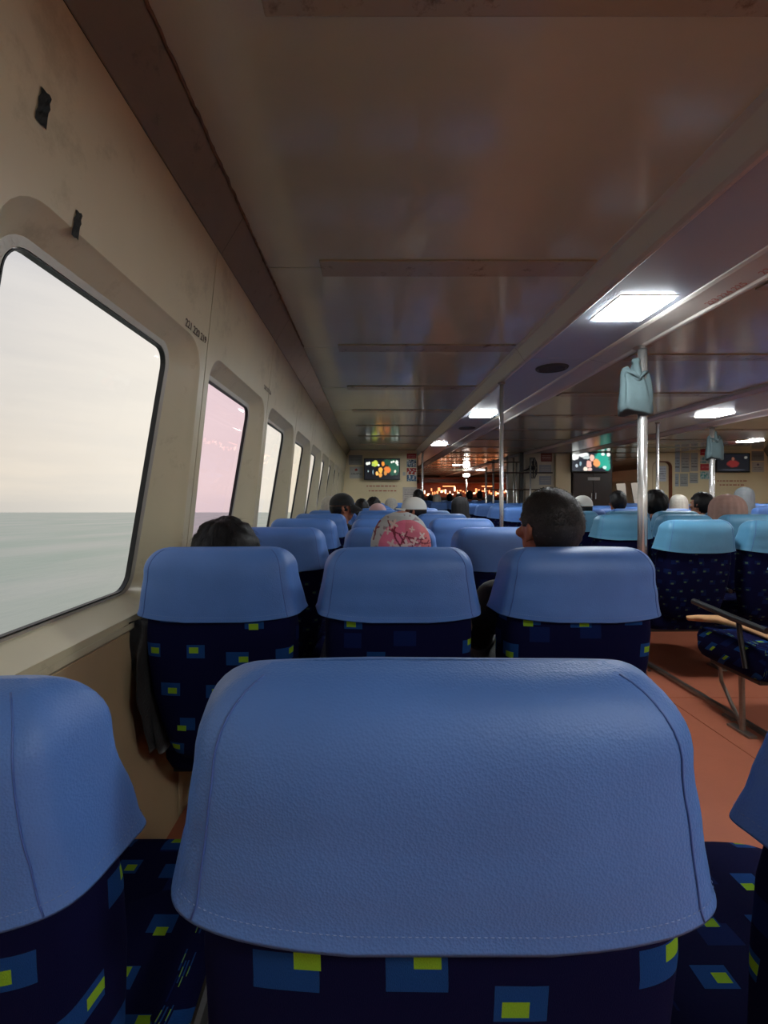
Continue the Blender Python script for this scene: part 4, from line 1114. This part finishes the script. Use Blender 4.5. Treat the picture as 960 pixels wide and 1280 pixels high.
# the rest of the passengers
HAIR = [cap_shell((.086, .106, .114), hair_keep, .006, 14, s_) for s_ in (11, 12, 13)]
for q in HAIR: q.materials.append(M['hair'])
NAPE = cap_shell((.083, .104, .11), lambda p: p.z < .014 and hair_keep(p), .004, 14, 5); NAPE.materials.append(M['hair'])
BOB = cap_shell((.100, .116, .118), lambda p: (p.z > .05) or (p.y < .03 and p.z > -.13), .010, 9, 6); BOB.materials.append(M['hair'])
def cap_me(mat, brim=True, dz=.045, dc=.045):
    bm = bmesh.new(); rr = []
    for i in range(9):
        a = R(90 * i / 9); rr.append([(.093 * math.cos(a) * math.cos(b_), -.004 + .112 * math.cos(a) * math.sin(b_), .028 + .094 * math.sin(a)) for b_ in [2 * math.pi * k / 40 for k in range(40)]])
    rr = [[(x * 1.0, y, z - .012) for x, y, z in rr[0]]] + rr
    me = rings_mesh(rr, 'cap', False, True)
    bm.from_mesh(me)
    if brim:
        g = []
        for i in range(7):
            row = []
            for j in range(13):
                a = R(lerp(28, 152, j / 12)); rr_ = 1 + i / 6 * .72 * math.sin(R(180 * (j / 12) * .8 + 18))
                row.append(bm.verts.new((.093 * math.cos(a) * (1 + .1 * i / 6), -.004 + .112 * math.sin(a) * rr_, .024 - dz * i / 6 - dc * (abs(math.cos(a)) ** 2) * i / 6)))
            g.append(row)
        fs = [bm.faces.new((g[i][j], g[i + 1][j], g[i + 1][j + 1], g[i][j + 1])) for i in range(6) for j in range(12)]
        bmesh.ops.solidify(bm, geom=fs, thickness=.004)
    bmesh.ops.recalc_face_normals(bm, faces=bm.faces); me = bm_done(bm, 'cap'); me.materials.append(mat)
    for p in me.polygons: p.use_smooth = True
    return me
CAPW, CAPB = cap_me(M['white'], True, .0, .03), cap_me(M['blackcloth'])
HJ = {}
for k_, w_, pl_ in (('hj_brown', .118, .05), ('hj_grey', .108, .02), ('hj_pale', .106, .02), ('hj_pink', .102, 0), ('hj_black', .112, .02)):
    m_ = hijab_me(w_, None, pl_, len(HJ)); m_.materials.append(M[k_]); HJ[k_] = m_
def hd(kind):
    if kind in HJ: return [('headscarf', HJ[kind], None)]
    if kind == 'hair': return [('hair', random.choice(HAIR), None)]
    if kind == 'bob': return [('hair', BOB, None)]
    if kind == 'capw': return [('cap', CAPW, None), ('hair', NAPE, None)]
    if kind == 'capb': return [('cap', CAPB, None), ('hair', NAPE, None)]
random.seed(3)
L_ = ROWY; RR_ = RROW
CROWD = [  # px of head, py of top, row y, body, head kind, shirt, skin, label
    (428, 616, L_[4], 'left80r', 'capb', 'blackcloth', 'skin', 'person in a black cap turned right, near the far windows'),
    (407, 619, L_[5], 'fwd', 'hj_pale', 'sh_white', 'skin2', 'person in a pale patterned headscarf left of the black cap'),
    (452, 624, L_[6], 'fwd', 'hair', 'sh_brown', 'skin', 'dark-haired person right of the black cap, far rows'),
    (467, 622, L_[7], 'fwd', 'bob', 'sh_grey', 'skin', 'person with full black hair below the left television'),
    (472, 628.5, L_[5], 'fwd', 'hj_pink', 'sh_pink', 'skin2', 'person in a pale pink headscarf, low in front of the black hair'),
    (489, 622, L_[8], 'fwd', 'hj_pale', 'sh_beige', 'skin2', 'person in a cream headscarf below the right side of the left television'),
    (517, 621, L_[4], 'left80', 'capw', 'sh_white', 'skin', 'person in a white baseball cap turned left'),
    (523, 612, L_[8], 'fwd', 'hair', 'blackcloth', 'skin', 'dark-haired person just right of the white cap, beside the pole'),
    (728, 619, RR_[3], 'fwd', 'capw', 'sh_navy', 'skin', 'person in a white cap just right of the man with greying hair'),
    (772, 614, RR_[4], 'fwd', 'hair', 'sh_grey', 'skin', 'dark-haired person below the right windows, left of the thick pole'),
    (819, 613.5, RR_[3], 'fwd', 'bob', 'sh_navy', 'skin', 'person with full black hair just right of the thick pole'),
    (877, 616, RR_[3], 'left24', 'hair', 'sh_grey', 'skin2', 'dark-haired person turned left beside the brown headscarf'),
    (909, 617, RR_[2], 'fwd', 'hj_brown', 'sh_brown', 'skin2', 'person in a pleated pale brown headscarf'),
    (930, 608, RR_[5] - .1 + .0, 'fwd', 'hj_grey', 'sh_grey', 'skin2', 'person in a grey headscarf behind the brown one'),
    (848, 617.5, RR_[5], 'fwd', 'hj_pale', 'sh_white', 'skin2', 'person in a pale headscarf below the arched doorway'),
]
for (px, py, y, bk, hk_, sh_, sk, lab) in CROWD:
    x = max(px2x(px, y), -.43)
    person(x, y, topH(py, y), bk, lab, sh_, sk, head=hd(hk_), sx_=1.12 if hk_ == 'hj_brown' else 1)
for i, (px, py, y, hk_, pos) in enumerate([(587, 613.5, 12.15, 'hair', 'left of the two dark heads under the post lamp'), (599.5, 613.5, 13.0, 'hair', 'right of the two dark heads under the post lamp'), (562, 617, 13.0, 'hair', 'small dark head far left in the forward cabin'),
                                      (574, 617, 13.85, 'bob', 'small dark head above the figure in black'), (546, 617, 11.3, 'hj_pale', 'pale headscarf in the forward cabin beside the pole'), (538, 618, 13.85, 'hair', 'dark head in the forward cabin nearest the left pole'), (612, 618, 12.15, 'hj_grey', 'grey headscarf behind the steel railing')]):
    person(px2x(px, y), y, topH(py, y), 'fwd', pos + ', person', 'blackcloth' if hk_ != 'hj_pale' else 'sh_white', 'skin', head=hd(hk_))
# figure in black sitting on a folding stool in the aisle
ys = 5.75
sx0 = px2x(575, ys)
person(sx0, ys, topH(620, ys), 'fwd', 'person all in black seated in the aisle among the far rows', 'blackcloth', 'skin', head=hd('hj_black'), sx_=1.05)
e = empty('stool', (sx0, ys, 0)); tag(e, 'low black stool under the person in black in the aisle', 'stool')
link('seat', box_me((-.17, .10, .445), (.17, .42, .479), .012), e, M['black'])
for a in (-1, 1):
    for b_ in (-1, 1): link('leg', tube_me([(a * .14, .26 + b_ * .13, .445), (a * .16, .26 + b_ * .15, 0)], .012, 8), e, M['dsteel'])

# black jacket hanging between the second-row window seat and the side wall
n = 48; rr = []
for i in range(26):
    f = i / 25; z = lerp(EYE - .375, .42, f)
    cx = lerp(-.685, -.632, f ** .8); hw_ = .045 + .014 * math.sin(f * 5 + 1) - .018 * f; hd_ = lerp(.10, .13, math.sin(f * 3.1)) 
    ring = []
    for k in range(n):
        a = 2 * math.pi * k / n; q = 1 + .13 * math.sin(a * 5 + f * 6) + .12 * noise.noise(Vector((math.cos(a) * 2, math.sin(a) * 2, f * 5)))
        ring.append((cx + hw_ * q * math.cos(a), 1.40 + hd_ * q * math.sin(a), z + .012 * math.sin(a * 3) * (i == 25 or i == 0)))
    rr.append(ring)
jk = link('hanging_jacket', rings_mesh(rr, 'jacket', True, True), None, M['blackcloth'], True)
tag(jk, 'black jacket bunched between the second-row window seat and the wall', 'jacket')
# pale sleeve/elbow gap item and tan cloth on the empty cushion across the aisle
def cloth_strip(name, pts, wid, mat, label, cat, seed=0):
    n = 16; rr = []
    for i, p in enumerate(pts):
        p = Vector(p); d = (Vector(pts[min(i + 1, len(pts) - 1)]) - Vector(pts[max(i - 1, 0)])).normalized(); s_ = d.cross(Vector((0, 0, 1))).normalized(); u = s_.cross(d)
        ring = []
        for k in range(n):
            a = 2 * math.pi * k / n; w_, h_ = wid[i]
            q = 1 + .18 * noise.noise(Vector((math.cos(a) * 2, math.sin(a) * 2, i * .6 + seed)))
            ring.append(tuple(p + s_ * w_ * q * spow(math.cos(a), .7) + u * h_ * q * math.sin(a)))
        rr.append(ring)
    o = link(name, rings_mesh(rr, name, True, True), None, mat, True); tag(o, label, cat); return o

cloth_strip('draped_cloth', [(1.745, 2.47, .497), (1.80, 2.46, .500), (1.87, 2.42, .505), (1.93, 2.34, .500), (1.93, 2.22, .496), (1.90, 2.12, .494)],
            [(.016, .012), (.030, .016), (.036, .020), (.04, .020), (.038, .016), (.02, .010)], M['tan'], 'tan cloth lying across the empty cushion beyond the aisle', 'cloth', 2)
